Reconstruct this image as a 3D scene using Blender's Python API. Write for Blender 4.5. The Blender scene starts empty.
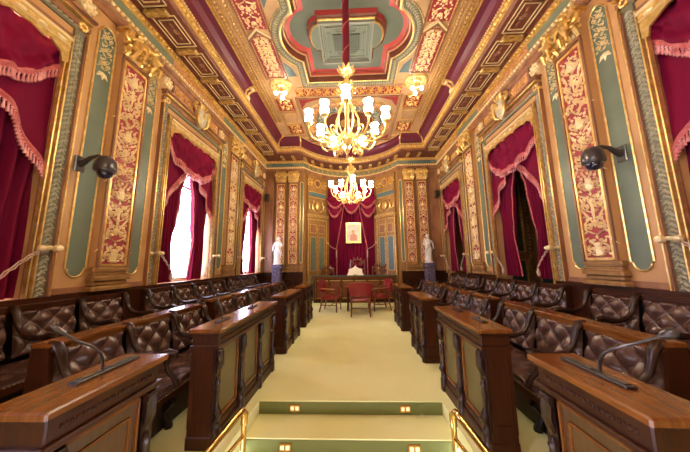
import bpy, bmesh, math, random
from mathutils import Vector, Matrix
random.seed(7)
PI = math.pi; sin = math.sin; cos = math.cos
SC = bpy.context.scene
COL = SC.collection
# ------------------------------------------------------------------ materials
MATS = {}
def mat(name, col, rough=.5, metal=0., spec=.5, coat=0., emis=None, estr=0., sheen=0.,
        noise=None, bump=0., bscale=40., tex='noise'):
    m = bpy.data.materials.new(name); m.use_nodes = True
    nt = m.node_tree; b = nt.nodes['Principled BSDF']
    b.inputs['Base Color'].default_value = (*col, 1)
    b.inputs['Roughness'].default_value = rough
    b.inputs['Metallic'].default_value = metal
    b.inputs['Specular IOR Level'].default_value = spec
    b.inputs['Coat Weight'].default_value = coat
    b.inputs['Coat Roughness'].default_value = .12
    if sheen:
        b.inputs['Sheen Weight'].default_value = sheen
        b.inputs['Sheen Tint'].default_value = (col[0] * 3, col[1] * 3 + .03, col[2] * 3 + .05, 1)
    if emis:
        b.inputs['Emission Color'].default_value = (*emis, 1)
        b.inputs['Emission Strength'].default_value = estr
    tc = nt.nodes.new('ShaderNodeTexCoord')
    if noise:
        c2, scale, stretch = noise
        mp = nt.nodes.new('ShaderNodeMapping'); mp.inputs['Scale'].default_value = stretch
        n = nt.nodes.new('ShaderNodeTexNoise'); n.inputs['Scale'].default_value = scale
        n.inputs['Detail'].default_value = 4
        r = nt.nodes.new('ShaderNodeValToRGB')
        r.color_ramp.elements[0].position = .35; r.color_ramp.elements[1].position = .68
        r.color_ramp.elements[0].color = (*col, 1); r.color_ramp.elements[1].color = (*c2, 1)
        L = nt.links.new
        L(tc.outputs['Object'], mp.inputs['Vector']); L(mp.outputs[0], n.inputs['Vector'])
        L(n.outputs['Fac'], r.inputs['Fac']); L(r.outputs[0], b.inputs['Base Color'])
    if bump:
        n2 = nt.nodes.new('ShaderNodeTexNoise' if tex == 'noise' else 'ShaderNodeTexVoronoi')
        n2.inputs['Scale'].default_value = bscale
        bp = nt.nodes.new('ShaderNodeBump'); bp.inputs['Strength'].default_value = bump
        bp.inputs['Distance'].default_value = .01
        nt.links.new(tc.outputs['Object'], n2.inputs['Vector'])
        nt.links.new(n2.outputs[0], bp.inputs['Height']); nt.links.new(bp.outputs[0], b.inputs['Normal'])
    MATS[name] = m
    return m
mat('gold', (.74, .49, .14), .32, .75, noise=((.97, .75, .32), 14, (1, 1, 1)))
mat('old_gold', (.50, .31, .09), .38, .7, noise=((.78, .55, .22), 14, (1, 1, 1)))
mat('pale_gold', (.88, .73, .42), .4, .3)
mat('tan', (.53, .29, .115), .36, noise=((.60, .35, .15), 3, (1, 1, 1)))
mat('tan_ceiling', (.47, .29, .145), .38, noise=((.54, .36, .19), 3, (1, 1, 1)))
mat('umber', (.22, .09, .045), .4, noise=((.38, .18, .08), 5, (1, 1, .3)))
mat('ochre_wood', (.25, .125, .036), .4, noise=((.35, .19, .06), 4, (3, 3, .4)))
mat('green_paint', (.125, .165, .115), .38, noise=((.155, .195, .135), 4, (1, 1, 1)))
mat('frieze_green', (.20, .23, .15), .45)
mat('carved_green', (.34, .33, .23), .45, .1, noise=((.46, .43, .29), 15, (1, 1, 1)))
mat('blue_green', (.09, .15, .16), .4)
mat('panel_red', (.28, .024, .032), .45, noise=((.38, .048, .052), 12, (1, 1, 1)))
mat('panel_pink', (.62, .28, .20), .5)
mat('oxblood', (.13, .013, .036), .36, coat=.15)
mat('trim_red', (.5, .05, .05), .4)
mat('coffer_green', (.13, .165, .125), .5, noise=((.16, .19, .15), 3, (1, 1, 1)))
mat('vent_grey', (.27, .29, .24), .45)
mat('grille', (.07, .09, .07), .5)
mat('soffit_brown', (.13, .035, .02), .4, noise=((.19, .055, .03), 8, (1, 1, 1)))
mat('silver_leaf', (.50, .48, .34), .4, .2, noise=((.66, .60, .42), 15, (1, 1, 1)))
mat('band_ground', (.17, .16, .10), .5)
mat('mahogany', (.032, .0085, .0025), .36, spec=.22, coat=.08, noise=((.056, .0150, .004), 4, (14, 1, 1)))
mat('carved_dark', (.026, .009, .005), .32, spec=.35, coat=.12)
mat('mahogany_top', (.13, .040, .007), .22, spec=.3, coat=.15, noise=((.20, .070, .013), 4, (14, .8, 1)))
mat('dark_wood', (.012, .006, .005), .4, coat=.1)
mat('olive_panel', (.095, .072, .022), .35, coat=.15, noise=((.125, .095, .03), 3, (1, 1, 1)))
mat('walnut_panel', (.075, .035, .011), .3, coat=.2, noise=((.11, .052, .016), 4, (14, 14, 1)))
mat('leather', (.078, .036, .024), .26, coat=.3, bump=.1, bscale=160., noise=((.10, .045, .032), 6, (1, 1, 1)))
mat('brass_nail', (.8, .55, .25), .25, .9)
mat('brass', (.72, .47, .16), .17, 1.)
mat('carpet', (.80, .80, .39), .95, spec=.1, bump=.5, bscale=300., noise=((.84, .83, .43), 2, (1, 1, 1)))
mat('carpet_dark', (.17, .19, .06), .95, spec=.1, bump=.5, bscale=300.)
mat('velvet', (.135, .001, .022), .7, spec=.15, sheen=.14, noise=((.20, .002, .034), 2, (1, 1, .3)))
mat('fringe', (.42, .075, .085), .8, sheen=.1, noise=((.60, .17, .16), 20, (1, 1, 1)))
mat('tassel', (.50, .13, .14), .8, sheen=.1, noise=((.80, .42, .40), 9, (1, 1, 1)))
mat('cord', (.55, .38, .3), .8)
mat('red_leather', (.25, .006, .018), .3, coat=.3)
mat('chair_wood', (.20, .06, .02), .3, coat=.3)
mat('marble', (.82, .78, .74), .4)
mat('blue_marble', (.07, .06, .10), .25, coat=.3, noise=((.16, .13, .2), 14, (1, 1, 1)))
mat('black', (.012, .012, .015), .3)
mat('grey_black', (.04, .035, .035), .28, coat=.4)
mat('dome_glass', (.01, .01, .03), .04, coat=1.)
mat('paper', (.86, .78, .58), .7)
mat('parchment', (.85, .78, .70), .6, noise=((.70, .55, .45), 5, (1, 1, 1)))
mat('gallery_green', (.03, .085, .055), .45)
mat('gallery_wood', (.34, .17, .06), .45)
mat('speaker_brown', (.06, .025, .015), .5)
mat('plaster', (.6, .55, .45), .8)
mat('chain_velvet', (.16, .0, .02), .7)
mat('globe', (.9, .85, .75), .4, emis=(1., .86, .67), estr=34.)
mat('spot_bulb', (.9, .85, .75), .4, emis=(1., .86, .67), estr=34.)
mat('step_light', (.9, .7, .4), .4, emis=(1., .72, .35), estr=.35)
def glass():
    m = bpy.data.materials.new('window_glass'); m.use_nodes = True
    nt = m.node_tree; nt.nodes.clear()
    o = nt.nodes.new('ShaderNodeOutputMaterial'); mx = nt.nodes.new('ShaderNodeMixShader')
    t = nt.nodes.new('ShaderNodeBsdfTransparent'); g = nt.nodes.new('ShaderNodeBsdfGlossy')
    g.inputs['Roughness'].default_value = .02; mx.inputs[0].default_value = .06
    nt.links.new(t.outputs[0], mx.inputs[1]); nt.links.new(g.outputs[0], mx.inputs[2])
    nt.links.new(mx.outputs[0], o.inputs['Surface']); MATS['window_glass'] = m
glass()

# ------------------------------------------------------------------ mesh helper
def V3(p): return Vector(p)
class MB:
    def __init__(s, fn=None): s.v = []; s.f = []; s.fn = fn
    def pt(s, p):
        s.v.append(tuple(s.fn(*p)) if s.fn else tuple(p)); return len(s.v) - 1
    def box(s, x0, x1, y0, y1, z0, z1):
        i = [s.pt(p) for p in ((x0,y0,z0),(x1,y0,z0),(x1,y1,z0),(x0,y1,z0),(x0,y0,z1),(x1,y0,z1),(x1,y1,z1),(x0,y1,z1))]
        for q in ((0,3,2,1),(4,5,6,7),(0,1,5,4),(1,2,6,5),(2,3,7,6),(3,0,4,7)): s.f.append([i[k] for k in q])
    def bbox(s, x0, x1, y0, y1, z0, z1, b=.006):
        # box with chamfered vertical and top edges
        def ring(e, z): return [s.pt(p) for p in ((x0+e,y0+b+0*e,z),(x0+b,y0+e,z),(x1-b,y0+e,z),(x1-e,y0+b,z),(x1-e,y1-b,z),(x1-b,y1-e,z),(x0+b,y1-e,z),(x0+e,y1-b,z))]
        r = [ring(0, z0), ring(0, z1 - b), ring(b * .9, z1)]
        for a, c in zip(r, r[1:]):
            for k in range(8): s.f.append([a[k], a[(k+1) % 8], c[(k+1) % 8], c[k]])
        s.f.append(r[0][::-1]); s.f.append(r[-1])
    def grid(s, fn, nu, nv, closeu=False, closev=False):
        I = [[s.pt(fn(i / (nu if closeu else nu), j / nv)) for j in range(nv + (0 if closev else 1))] for i in range(nu + (0 if closeu else 1))]
        a = len(I); b = len(I[0])
        for i in range(nu):
            for j in range(nv):
                s.f.append([I[i][j], I[(i+1) % a][j], I[(i+1) % a][(j+1) % b], I[i][(j+1) % b]])
    def loft(s, rings, cap=True, closed=True):
        I = [[s.pt(p) for p in r] for r in rings]
        for a, b in zip(I, I[1:]):
            n = len(a)
            for k in range(n if closed else n - 1):
                s.f.append([a[k], a[(k+1) % n], b[(k+1) % n], b[k]])
        if cap and closed: s.f.append(I[0][::-1]); s.f.append(I[-1])
    def tube(s, pts, r, n=6, flat=1.):
        pts = [V3(p) for p in pts]; N = len(pts)
        if not hasattr(r, '__len__'): r = [r] * N
        rings = []; up = None
        for i, p in enumerate(pts):
            t = (pts[min(i+1, N-1)] - pts[max(i-1, 0)])
            if t.length < 1e-9: t = Vector((0, 0, 1))
            t.normalize()
            if up is None:
                a = Vector((0, 0, 1)) if abs(t.z) < .9 else Vector((1, 0, 0))
                up = (a - t * a.dot(t)).normalized()
            else: up = (up - t * up.dot(t)).normalized()
            w = t.cross(up)
            rings.append([p + (w * cos(2*PI*k/n) + up * sin(2*PI*k/n) * flat) * r[i] for k in range(n)])
        s.loft(rings)
    def lathe(s, prof, c=(0,0,0), n=12, axis='z', sq=None):
        rings = []
        for (r, h) in prof:
            ring = []
            for k in range(n):
                a = 2*PI*k/n; x = r*cos(a); y = r*sin(a)
                if axis == 'z': p = (c[0]+x, c[1]+y, c[2]+h)
                elif axis == 'x': p = (c[0]+h, c[1]+x, c[2]+y)
                else: p = (c[0]+x, c[1]+h, c[2]+y)
                ring.append(p)
            rings.append(ring)
        s.loft(rings)
    def ball(s, c, r, n=8, m=5):
        if not hasattr(r, '__len__'): r = (r, r, r)
        top = s.pt((c[0], c[1], c[2]+r[2])); bot = s.pt((c[0], c[1], c[2]-r[2])); R = []
        for j in range(1, m):
            a = PI*j/m
            R.append([s.pt((c[0]+r[0]*sin(a)*cos(2*PI*k/n), c[1]+r[1]*sin(a)*sin(2*PI*k/n), c[2]+r[2]*cos(a))) for k in range(n)])
        for k in range(n):
            s.f.append([top, R[0][k], R[0][(k+1) % n]]); s.f.append([bot, R[-1][(k+1) % n], R[-1][k]])
        for a, b in zip(R, R[1:]):
            for k in range(n): s.f.append([a[k], b[k], b[(k+1) % n], a[(k+1) % n]])
    def prism(s, poly, d0, d1, ax='y'):
        # poly: list of (a, b); ax is the thickness axis
        def P(a, b, d): return (a, d, b) if ax == 'y' else ((d, a, b) if ax == 'x' else (a, b, d))
        A = [s.pt(P(a, b, d0)) for a, b in poly]; B = [s.pt(P(a, b, d1)) for a, b in poly]; n = len(A)
        for k in range(n): s.f.append([A[k], A[(k+1) % n], B[(k+1) % n], B[k]])
        s.f.append(A[::-1]); s.f.append(B)
    def build(s, name, m, parent=None, smooth=False, loc=None):
        me = bpy.data.meshes.new(name)
        org = (0, 0, 0)
        if parent is not None: org = ORG.get(parent.name, (0, 0, 0))
        if loc is not None: org = loc
        me.from_pydata([(x-org[0], y-org[1], z-org[2]) for x, y, z in s.v], [], s.f)
        me.materials.append(MATS[m] if isinstance(m, str) else m)
        bm = bmesh.new(); bm.from_mesh(me); bmesh.ops.recalc_face_normals(bm, faces=bm.faces); bm.to_mesh(me); bm.free()
        if smooth:
            me.polygons.foreach_set('use_smooth', [True] * len(me.polygons))
            if smooth != 'all' and hasattr(me, 'set_sharp_from_angle'): me.set_sharp_from_angle(angle=math.radians(45))
        o = bpy.data.objects.new(name, me); COL.objects.link(o)
        if parent is not None: o.parent = parent; ORG[o.name] = org
        else: o.location = org; ORG[o.name] = org
        return o
ORG = {}
def tag(o, label, cat, group=None, kind=None):
    o['label'] = label; o['category'] = cat
    if group: o['group'] = group
    if kind: o['kind'] = kind
    return o
def thing(name, label, cat, loc=(0, 0, 0), group=None, kind=None):
    o = bpy.data.objects.new(name, None); COL.objects.link(o); o.empty_display_size = .1
    o.location = loc; ORG[o.name] = tuple(loc)
    return tag(o, label, cat, group, kind)
KIDS = {}
def kids(o): return [c for c in bpy.data.objects if c.parent == o]
def dup(o, loc, rz=0., label=None, group=None, parent=None, sx=1):
    c = o.copy(); COL.objects.link(c)
    if parent is None:
        c.location = loc; c.rotation_euler = (0, 0, rz); c.scale = (sx, 1, 1)
        if label: c['label'] = label
        if group: c['group'] = group
    else: c.parent = parent
    for k in kids(o): dup(k, None, parent=c)
    return c
def struct(o, label, cat='wall'): return tag(o, label, cat, None, 'structure')

# ------------------------------------------------------------------ ornament helpers (work in local (a,b,h): a across, b along, h relief)
def ribbon(M, pts, w0, w1, h=.012, base=0.):
    n = len(pts); L = []; R = []; T = []
    for i, (x, y) in enumerate(pts):
        a = pts[max(i-1, 0)]; b = pts[min(i+1, n-1)]
        dx, dy = b[0]-a[0], b[1]-a[1]; l = math.hypot(dx, dy) or 1
        nx, ny = -dy/l, dx/l; w = w0 + (w1-w0)*i/(n-1)
        L.append(M.pt((x+nx*w, y+ny*w, base))); R.append(M.pt((x-nx*w, y-ny*w, base))); T.append(M.pt((x, y, base+h)))
    for i in range(n-1):
        M.f.append([L[i], T[i], T[i+1], L[i+1]]); M.f.append([T[i], R[i], R[i+1], T[i+1]])
def leaf(M, x, y, l, w, ang, h=.012, base=0.):
    c, s_ = cos(ang), sin(ang)
    def P(a, b, hh): return M.pt((x + a*c - b*s_, y + a*s_ + b*c, base+hh))
    o = P(0, 0, 0); t = P(l, 0, 0); a = P(l*.4, w, 0); b = P(l*.4, -w, 0); m = P(l*.42, 0, h)
    for q in ((o, a, m), (a, t, m), (t, b, m), (b, o, m)): M.f.append(list(q))
def spiral(cx, cy, r, turns, a0, sgn=1, n=16):
    return [(cx + r*(1-.86*i/n)*cos(a0 + sgn*2*PI*turns*i/n), cy + r*(1-.86*i/n)*sin(a0 + sgn*2*PI*turns*i/n)) for i in range(n+1)]
def dome(M, x, y, r, h, n=6, base=0.):
    c = M.pt((x, y, base+h)); A = []; B = []
    for k in range(n):
        a = 2*PI*k/n
        A.append(M.pt((x+r*cos(a), y+r*sin(a), base))); B.append(M.pt((x+.7*r*cos(a), y+.7*r*sin(a), base+h*.7)))
    for k in range(n):
        j = (k+1) % n; M.f.append([A[k], A[j], B[j], B[k]]); M.f.append([B[k], B[j], c])
def urn(M, x, y, w, hgt, h=.02):
    prof = [(.25,0),(.5,.06),(.3,.14),(.34,.3),(.48,.52),(.42,.62),(.2,.7),(.3,.78),(.08,.92),(.0,1.)]
    for (a, b), (c, d) in zip(prof, prof[1:]):
        q = [M.pt((x-a*w, y+b*hgt, 0)), M.pt((x, y+b*hgt, h)), M.pt((x, y+d*hgt, h)), M.pt((x-c*w, y+d*hgt, 0))]; M.f.append(q)
        q = [M.pt((x+a*w, y+b*hgt, 0)), M.pt((x, y+b*hgt, h)), M.pt((x, y+d*hgt, h)), M.pt((x+c*w, y+d*hgt, 0))]; M.f.append(q)
def arabesque(M, W, H, cell=None, h=.014, urns=True, cx=0., y0=0.):
    """fills a strip a in [cx-W/2, cx+W/2], b in [y0, y0+H]"""
    cell = cell or W*1.15; n = max(1, round(H/cell)); cell = H/n
    for i in range(n):
        y = y0 + i*cell; k = i % 3
        r = min(W*.2, cell*.22)
        for sg in (1, -1):
            x = cx + sg*W*.24
            a0 = PI/2 if k != 1 else -PI/2
            sp = spiral(x, y+cell*.36, r, 1.35, a0, -sg if k != 1 else sg)
            ribbon(M, sp, W*.035, W*.022, h)
            st = [(cx + sg*W*.02, y+cell*(.02+.9*j/6*.9)) for j in range(0)]
            ribbon(M, [(cx+sg*W*(.03+.19*sin(j/6*PI*.5)), y+cell*(.03+.13*j/6)) for j in range(7)], W*.03, W*.025, h)
            leaf(M, x, y+cell*.60, cell*.26, W*.07, PI/2 - sg*.5, h)
            leaf(M, x+sg*r*.6, y+cell*.2, cell*.22, W*.06, -sg*.7 if sg > 0 else PI+.7, h)
            leaf(M, cx+sg*W*.06, y+cell*.72, cell*.22, W*.06, PI/2 - sg*1.0, h)
            dome(M, x+sg*W*.13, y+cell*.86, W*.045, h, 5)
            dome(M, x, y+cell*.36, W*.05, h, 5)
            leaf(M, cx+sg*W*.10, y+cell*.52, cell*.2, W*.05, PI/2+sg*.4, h)
        if urns and k == 0: urn(M, cx, y+cell*.06, W*.5, cell*.62, h*1.6)
        elif k == 1:
            for q in range(6): leaf(M, cx, y+cell*.5, W*.17, W*.05, q*PI/3+PI/6, h)
            dome(M, cx, y+cell*.5, W*.06, h*1.5)
        else:
            for q in (-.6, 0, .6): leaf(M, cx, y+cell*.35, cell*.42, W*.06, PI/2+q, h)
        leaf(M, cx, y+cell*.78, cell*.24, W*.06, PI/2, h)
def beadrow(M, p0, p1, step, r, n=6, m=4, squash=1.):
    p0 = V3(p0); p1 = V3(p1); L = (p1-p0).length; k = max(1, int(L/step))
    for i in range(k):
        c = p0 + (p1-p0)*((i+.5)/k); M.ball(c, (r, r*squash, r), n, m)

# room numbers
W = 3.45; YE = 9.5; YB = -4.4; ZC = 6.15; HW = .84
AX = 1.85; AD = 1.2
AR = (AX*AX + AD*AD)/(2*AD); ACY = YE + AD - AR; AA = math.asin(AX/AR)
def arcpt(t, d=0.):          # t in -1..1 -> point on the apse wall, moved d towards the room
    a = AA*t; return (AR*sin(a), ACY + AR*cos(a) - d)
PIT = 1.0; NOSE = [2.98, 2.60, 2.22]; RIS = .135
OPEN = [(-.84, 0), (1.79, 1), (5.15, 2), (8.45, 3)]
WC = [-1.56, 1.765, 5.15, 8.36]
WZ0, WZ1 = 1.15, 4.30

# ------------------------------------------------------------------ shell
def fill(loops, mapf, name, m, parent=None):
    bm = bmesh.new(); E = []
    for lp in loops:
        vs = [bm.verts.new(mapf(*p)) for p in lp]
        for i in range(len(vs)): E.append(bm.edges.new((vs[i], vs[(i+1) % len(vs)])))
    bmesh.ops.triangle_fill(bm, use_beauty=True, edges=E)
    me = bpy.data.meshes.new(name); bm.to_mesh(me); bm.free(); me.materials.append(MATS[m])
    o = bpy.data.objects.new(name, me); COL.objects.link(o)
    if parent: o.parent = parent
    return o
# floor
M = MB()
M.box(-PIT, PIT, NOSE[0], YE+1.6, -.2, 0)
M.box(-W-.3, -PIT, YB, YE+1.6, -.2, 0); M.box(PIT, W+.3, YB, YE+1.6, -.2, 0)
M.box(-PIT, PIT, YB, NOSE[2], -.6, -3*RIS)
fl = struct(M.build('floor', 'carpet'), 'pale yellow-green carpet of the chamber floor', 'floor')
for i in range(2):
    M = MB(); y1 = NOSE[i]; y0 = NOSE[i+1]
    M.box(-PIT+.001, PIT-.001, y0, y1, -.6, -(i+1)*RIS)
    M.build('step', 'carpet', fl)
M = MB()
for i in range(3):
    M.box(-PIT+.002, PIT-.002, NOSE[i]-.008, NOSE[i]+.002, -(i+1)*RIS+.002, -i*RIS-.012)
M.build('riser', 'carpet_dark', fl)  # same carpet as the treads, its shade put into a darker colour
# raised floor for the back rows
for sg, nm in ((-1, 'left'), (1, 'right')):
    M = MB(); M.box(sg*2.42, sg*W, YB, 9.2, 0, .17)
    struct(M.build('floor_platform_' + nm, 'carpet'), 'carpeted platform under the back row of benches on the %s' % nm, 'floor')
# side walls with openings (thick piers)
def sidewall(sg, nm):
    M = MB(); x0, x1 = sg*W, sg*(W+.28)
    ys = [YB]
    for c in WC: ys += [c-HW, c+HW]
    ys.append(YE+.3)
    for i in range(0, len(ys), 2): M.box(x0, x1, ys[i], ys[i+1], -.2, ZC+.3)
    for c in WC:
        M.box(x0, x1, c-HW, c+HW, WZ1, ZC+.3)
        if sg < 0: M.box(x0, x1, c-HW, c+HW, -.2, WZ0)
        else: M.box(x0, x1, c-HW, c+HW, -.2, .17)
    return struct(M.build('wall_' + nm, 'tan'), '%s wall of the chamber painted orange tan' % nm)
wl = sidewall(-1, 'left'); wr = sidewall(1, 'right')
# wainscot
for sg, w_ in ((-1, wl), (1, wr)):
    M = MB()
    segs = [(YB, YE)] if sg < 0 else []
    if sg > 0:
        y = YB
        for c in WC: segs.append((y, c-HW-.02)); y = c+HW+.02
        segs.append((y, YE))
    for a, b in segs:
        M.box(sg*W, sg*(W-.05), a, b, .17, 1.12); M.box(sg*W, sg*(W-.075), a, b, 1.11, 1.165); M.box(sg*W, sg*(W-.06), a, b, .17, .3)
    M.build('wainscot', 'mahogany', w_)
# back wall behind camera
M = MB(); M.box(-W-.3, W+.3, YB-.2, YB, -.6, ZC+.3); struct(M.build('wall_back', 'tan'), 'tan wall at the entrance end')
# end wall: flat parts and curved apse
M = MB()
for sg in (-1, 1): M.box(sg*AX, sg*(W+.3), YE, YE+.2, 0, ZC+.3)
M.grid(lambda u, v: (*arcpt(2*u-1), ZC*1.04*v), 32, 1)
we = struct(M.build('wall_end', 'ochre_wood', smooth=True), 'curved end wall with doors either side of the red drapery')
M = MB()
for sg in (-1, 1): M.box(sg*AX, sg*W, YE-.04, YE, 0, 1.12); M.box(sg*AX, sg*W, YE-.065, YE, 1.11, 1.17)
M.build('wainscot', 'mahogany', we)
for sg in (-1, 1):
    M = MB(lambda a, b, h, sg=sg: (sg*(2.65)+a, YE-.045-h, b))
    for k in range(2): arabesque(M, .5, 1.2, .3, .02, False, cx=(-.3 if k else .3), y0=-0.12)
    M2 = MB(lambda a, b, h, sg=sg: (sg*2.65+b, YE-.045-h, a))
    arabesque(M2, .28, 1.3, .3, .02, False, cx=.78, y0=-.65); arabesque(M2, .28, 1.3, .3, .02, False, cx=.42, y0=-.65)
    M2.build('carved_panel', 'mahogany', we)
# ceiling with coffer hole
def coffer(grow=0., n=14, xr=1.0, y0=3.25, y1=5.82, cy=4.58, cx=.74, r=.62):
    xr += grow; y0 -= grow; y1 += grow; r += grow
    dx = xr-cx; a = math.acos(max(-1, min(1, dx/r))); P = []
    P += [(xr, y0)]
    for i in range(n+1):
        t = -a + 2*a*i/n; P.append((cx+r*cos(t), cy+r*sin(t)))
    P += [(xr, y1), (-xr, y1)]
    for i in range(n+1):
        t = PI-a+2*a*i/n; P.append((-cx+r*cos(t), cy+r*sin(t)))
    P += [(-xr, y0)]
    return P
ceil_outer = [(-2.49, YB), (2.49, YB), (2.49, YE-.96)]
NA = 24
def arcrow(d):  # apse outline at projection d, from right to left
    return [(arcpt(1-2*i/NA)[0], arcpt(1-2*i/NA)[1]-d) for i in range(NA+1)]
ceil_outer += arcrow(.96) + [(-2.49, YE-.96)]
ce = fill([ceil_outer, coffer()], lambda x, y: (x, y, ZC), 'ceiling', 'tan_ceiling')
struct(ce, 'painted and gilded ceiling with a deep lobed coffer', 'ceiling')
M = MB(); M.box(-W-.3, W+.3, YB-.2, YE+1.7, ZC+.3, ZC+.45); M.build('light_leak_lid', 'plaster', ce)  # unseen lid added above the ceiling to stop light leaks
def stripwall(M, loopA, zA, loopB, zB):
    n = len(loopA); A = [M.pt((*p, zA)) for p in loopA]; B = [M.pt((*p, zB)) for p in loopB]
    for i in range(n): M.f.append([A[i], A[(i+1) % n], B[(i+1) % n], B[i]])
def cband(name, m, g0, z0, g1, z1, par=ce):
    M = MB(); stripwall(M, coffer(g0), z0, coffer(g1), z1); return M.build(name, m, par, True)
cband('coffer_moulding', 'gold', .02, ZC-.02, .0, ZC-.01)
cband('coffer_moulding', 'soffit_brown', .0, ZC-.01, -.02, ZC+.05)
cband('coffer_moulding', 'soffit_brown', -.02, ZC+.05, -.03, ZC+.12)
cband('coffer_moulding', 'tan_ceiling', -.03, ZC+.12, -.06, ZC+.135)
cband('coffer_moulding', 'trim_red', -.06, ZC+.135, -.075, ZC+.18)
cband('coffer_moulding', 'umber', -.075, ZC+.18, -.10, ZC+.19)
cband('coffer_moulding', 'trim_red', -.10, ZC+.19, -.17, ZC+.215)
cband('coffer_moulding', 'pale_gold', .02, ZC-.02, .045, ZC-.001)
fill([coffer(-.17)], lambda x, y: (x, y, ZC+.215), 'coffer_field', 'coffer_green', ce)
# leafy band around the coffer
def pathat(P, closed=True):
    L = [0]; n = len(P)
    for i in range(n): L.append(L[-1] + math.dist(P[i], P[(i+1) % n]))
    def f(s, off):
        s = s % L[-1]
        i = max(k for k in range(n) if L[k] <= s+1e-9); a = P[i]; b = P[(i+1) % n]
        t = (s-L[i])/max(1e-6, L[i+1]-L[i]); dx, dy = (b[0]-a[0]), (b[1]-a[1]); l = math.hypot(dx, dy)
        return (a[0]+dx*t+dy/l*off, a[1]+dy*t-dx/l*off)
    return f, L[-1]
pf, PL = pathat(coffer(.13))
cband('coffer_band', 'band_ground', .05, ZC-.004, .21, ZC-.004)
cband('coffer_moulding', 'gold', .2, ZC-.004, .22, ZC-.02)
M = MB(lambda a, b, h: (*pf(b, a), ZC-.005-h))
n = int(PL/.06)
for i in range(n):
    s = PL*i/n
    for sg in (-1, 1):
        leaf(M, sg*.01, s, .085, .022, PI/2+sg*.85, .022); leaf(M, sg*.07, s+.02, .06, .016, PI/2-sg*.7, .016)
    leaf(M, 0, s, .07, .02, PI/2, .024)
M.build('coffer_leaf_band', 'carved_green', ce)
# ventilator box hanging in the coffer
def vloop(g=0.):
    x, y0, y1 = .55+g, 4.21-g, 5.22+g
    P = [(x, y0)]; r = .3+g; cy = 4.6
    for i in range(9): t = -PI/2+PI*i/8; P.append((x+.0+(r)*cos(t)*.65, cy+r*sin(t)))
    P += [(x, y1), (-x, y1)]
    for i in range(9): t = PI/2+PI*i/8; P.append((-x-.0+(r)*cos(t)*.65, cy+r*sin(t)))
    return P+[(-x, y0)]
ZV = ZC-.0
M = MB(); stripwall(M, vloop(.05), ZC+.22, vloop(.05), ZC+.10); M.build('ventilator_side', 'trim_red', ce)
M = MB(); stripwall(M, vloop(.05), ZC+.10, vloop(.02), ZC+.08); stripwall(M, vloop(.02), ZC+.08, vloop(.02), ZV+.03); M.build('ventilator_side', 'soffit_brown', ce)
M = MB(); stripwall(M, vloop(.022), ZV+.045, vloop(.0), ZV+.02); M.build('ventilator_edge', 'gold', ce)
fill([vloop(0)], lambda x, y: (x, y, ZV+.02), 'ventilator_field', 'coffer_green', ce)
M = MB()
def rectframe(M, x, y0, y1, w, z0, z1):
    M.box(-x, x, y0, y0+w, z0, z1); M.box(-x, x, y1-w, y1, z0, z1); M.box(-x, -x+w, y0+w, y1-w, z0, z1); M.box(x-w, x, y0+w, y1-w, z0, z1)
rectframe(M, .55, 4.21, 5.22, .035, ZV-.04, ZV+.03); rectframe(M, .49, 4.27, 5.16, .012, ZV-.01, ZV+.03); rectframe(M, .42, 4.34, 5.09, .012, ZV, ZV+.03)
for a, b, c, d in ((-.2,.2,4.41,4.47),(-.2,.2,4.96,5.02),(-.39,-.33,4.48,4.94),(.33,.39,4.48,4.94)):
    M.box(a, b, c, c+.008, ZV+.005, ZV+.03); M.box(a, b, d-.008, d, ZV+.005, ZV+.03); M.box(a, a+.008, c, d, ZV+.005, ZV+.03); M.box(b-.008, b, c, d, ZV+.005, ZV+.03)
M.build('ventilator_frame', 'vent_grey', ce)
M = MB(); M.box(-.28, .28, 4.51, 4.91, ZV+.005, ZV+.025); M.build('grille', 'grille', ce)
M = MB()
for k in range(13):
    x = -.27+.045*k; M.box(x-.003, x+.003, 4.51, 4.91, ZV-.0, ZV+.006)
for k in range(9):
    y = 4.52+.047*k; M.box(-.28, .28, y-.003, y+.003, ZV-.0, ZV+.006)
M.build('grille_bars', 'coffer_green', ce)
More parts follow.
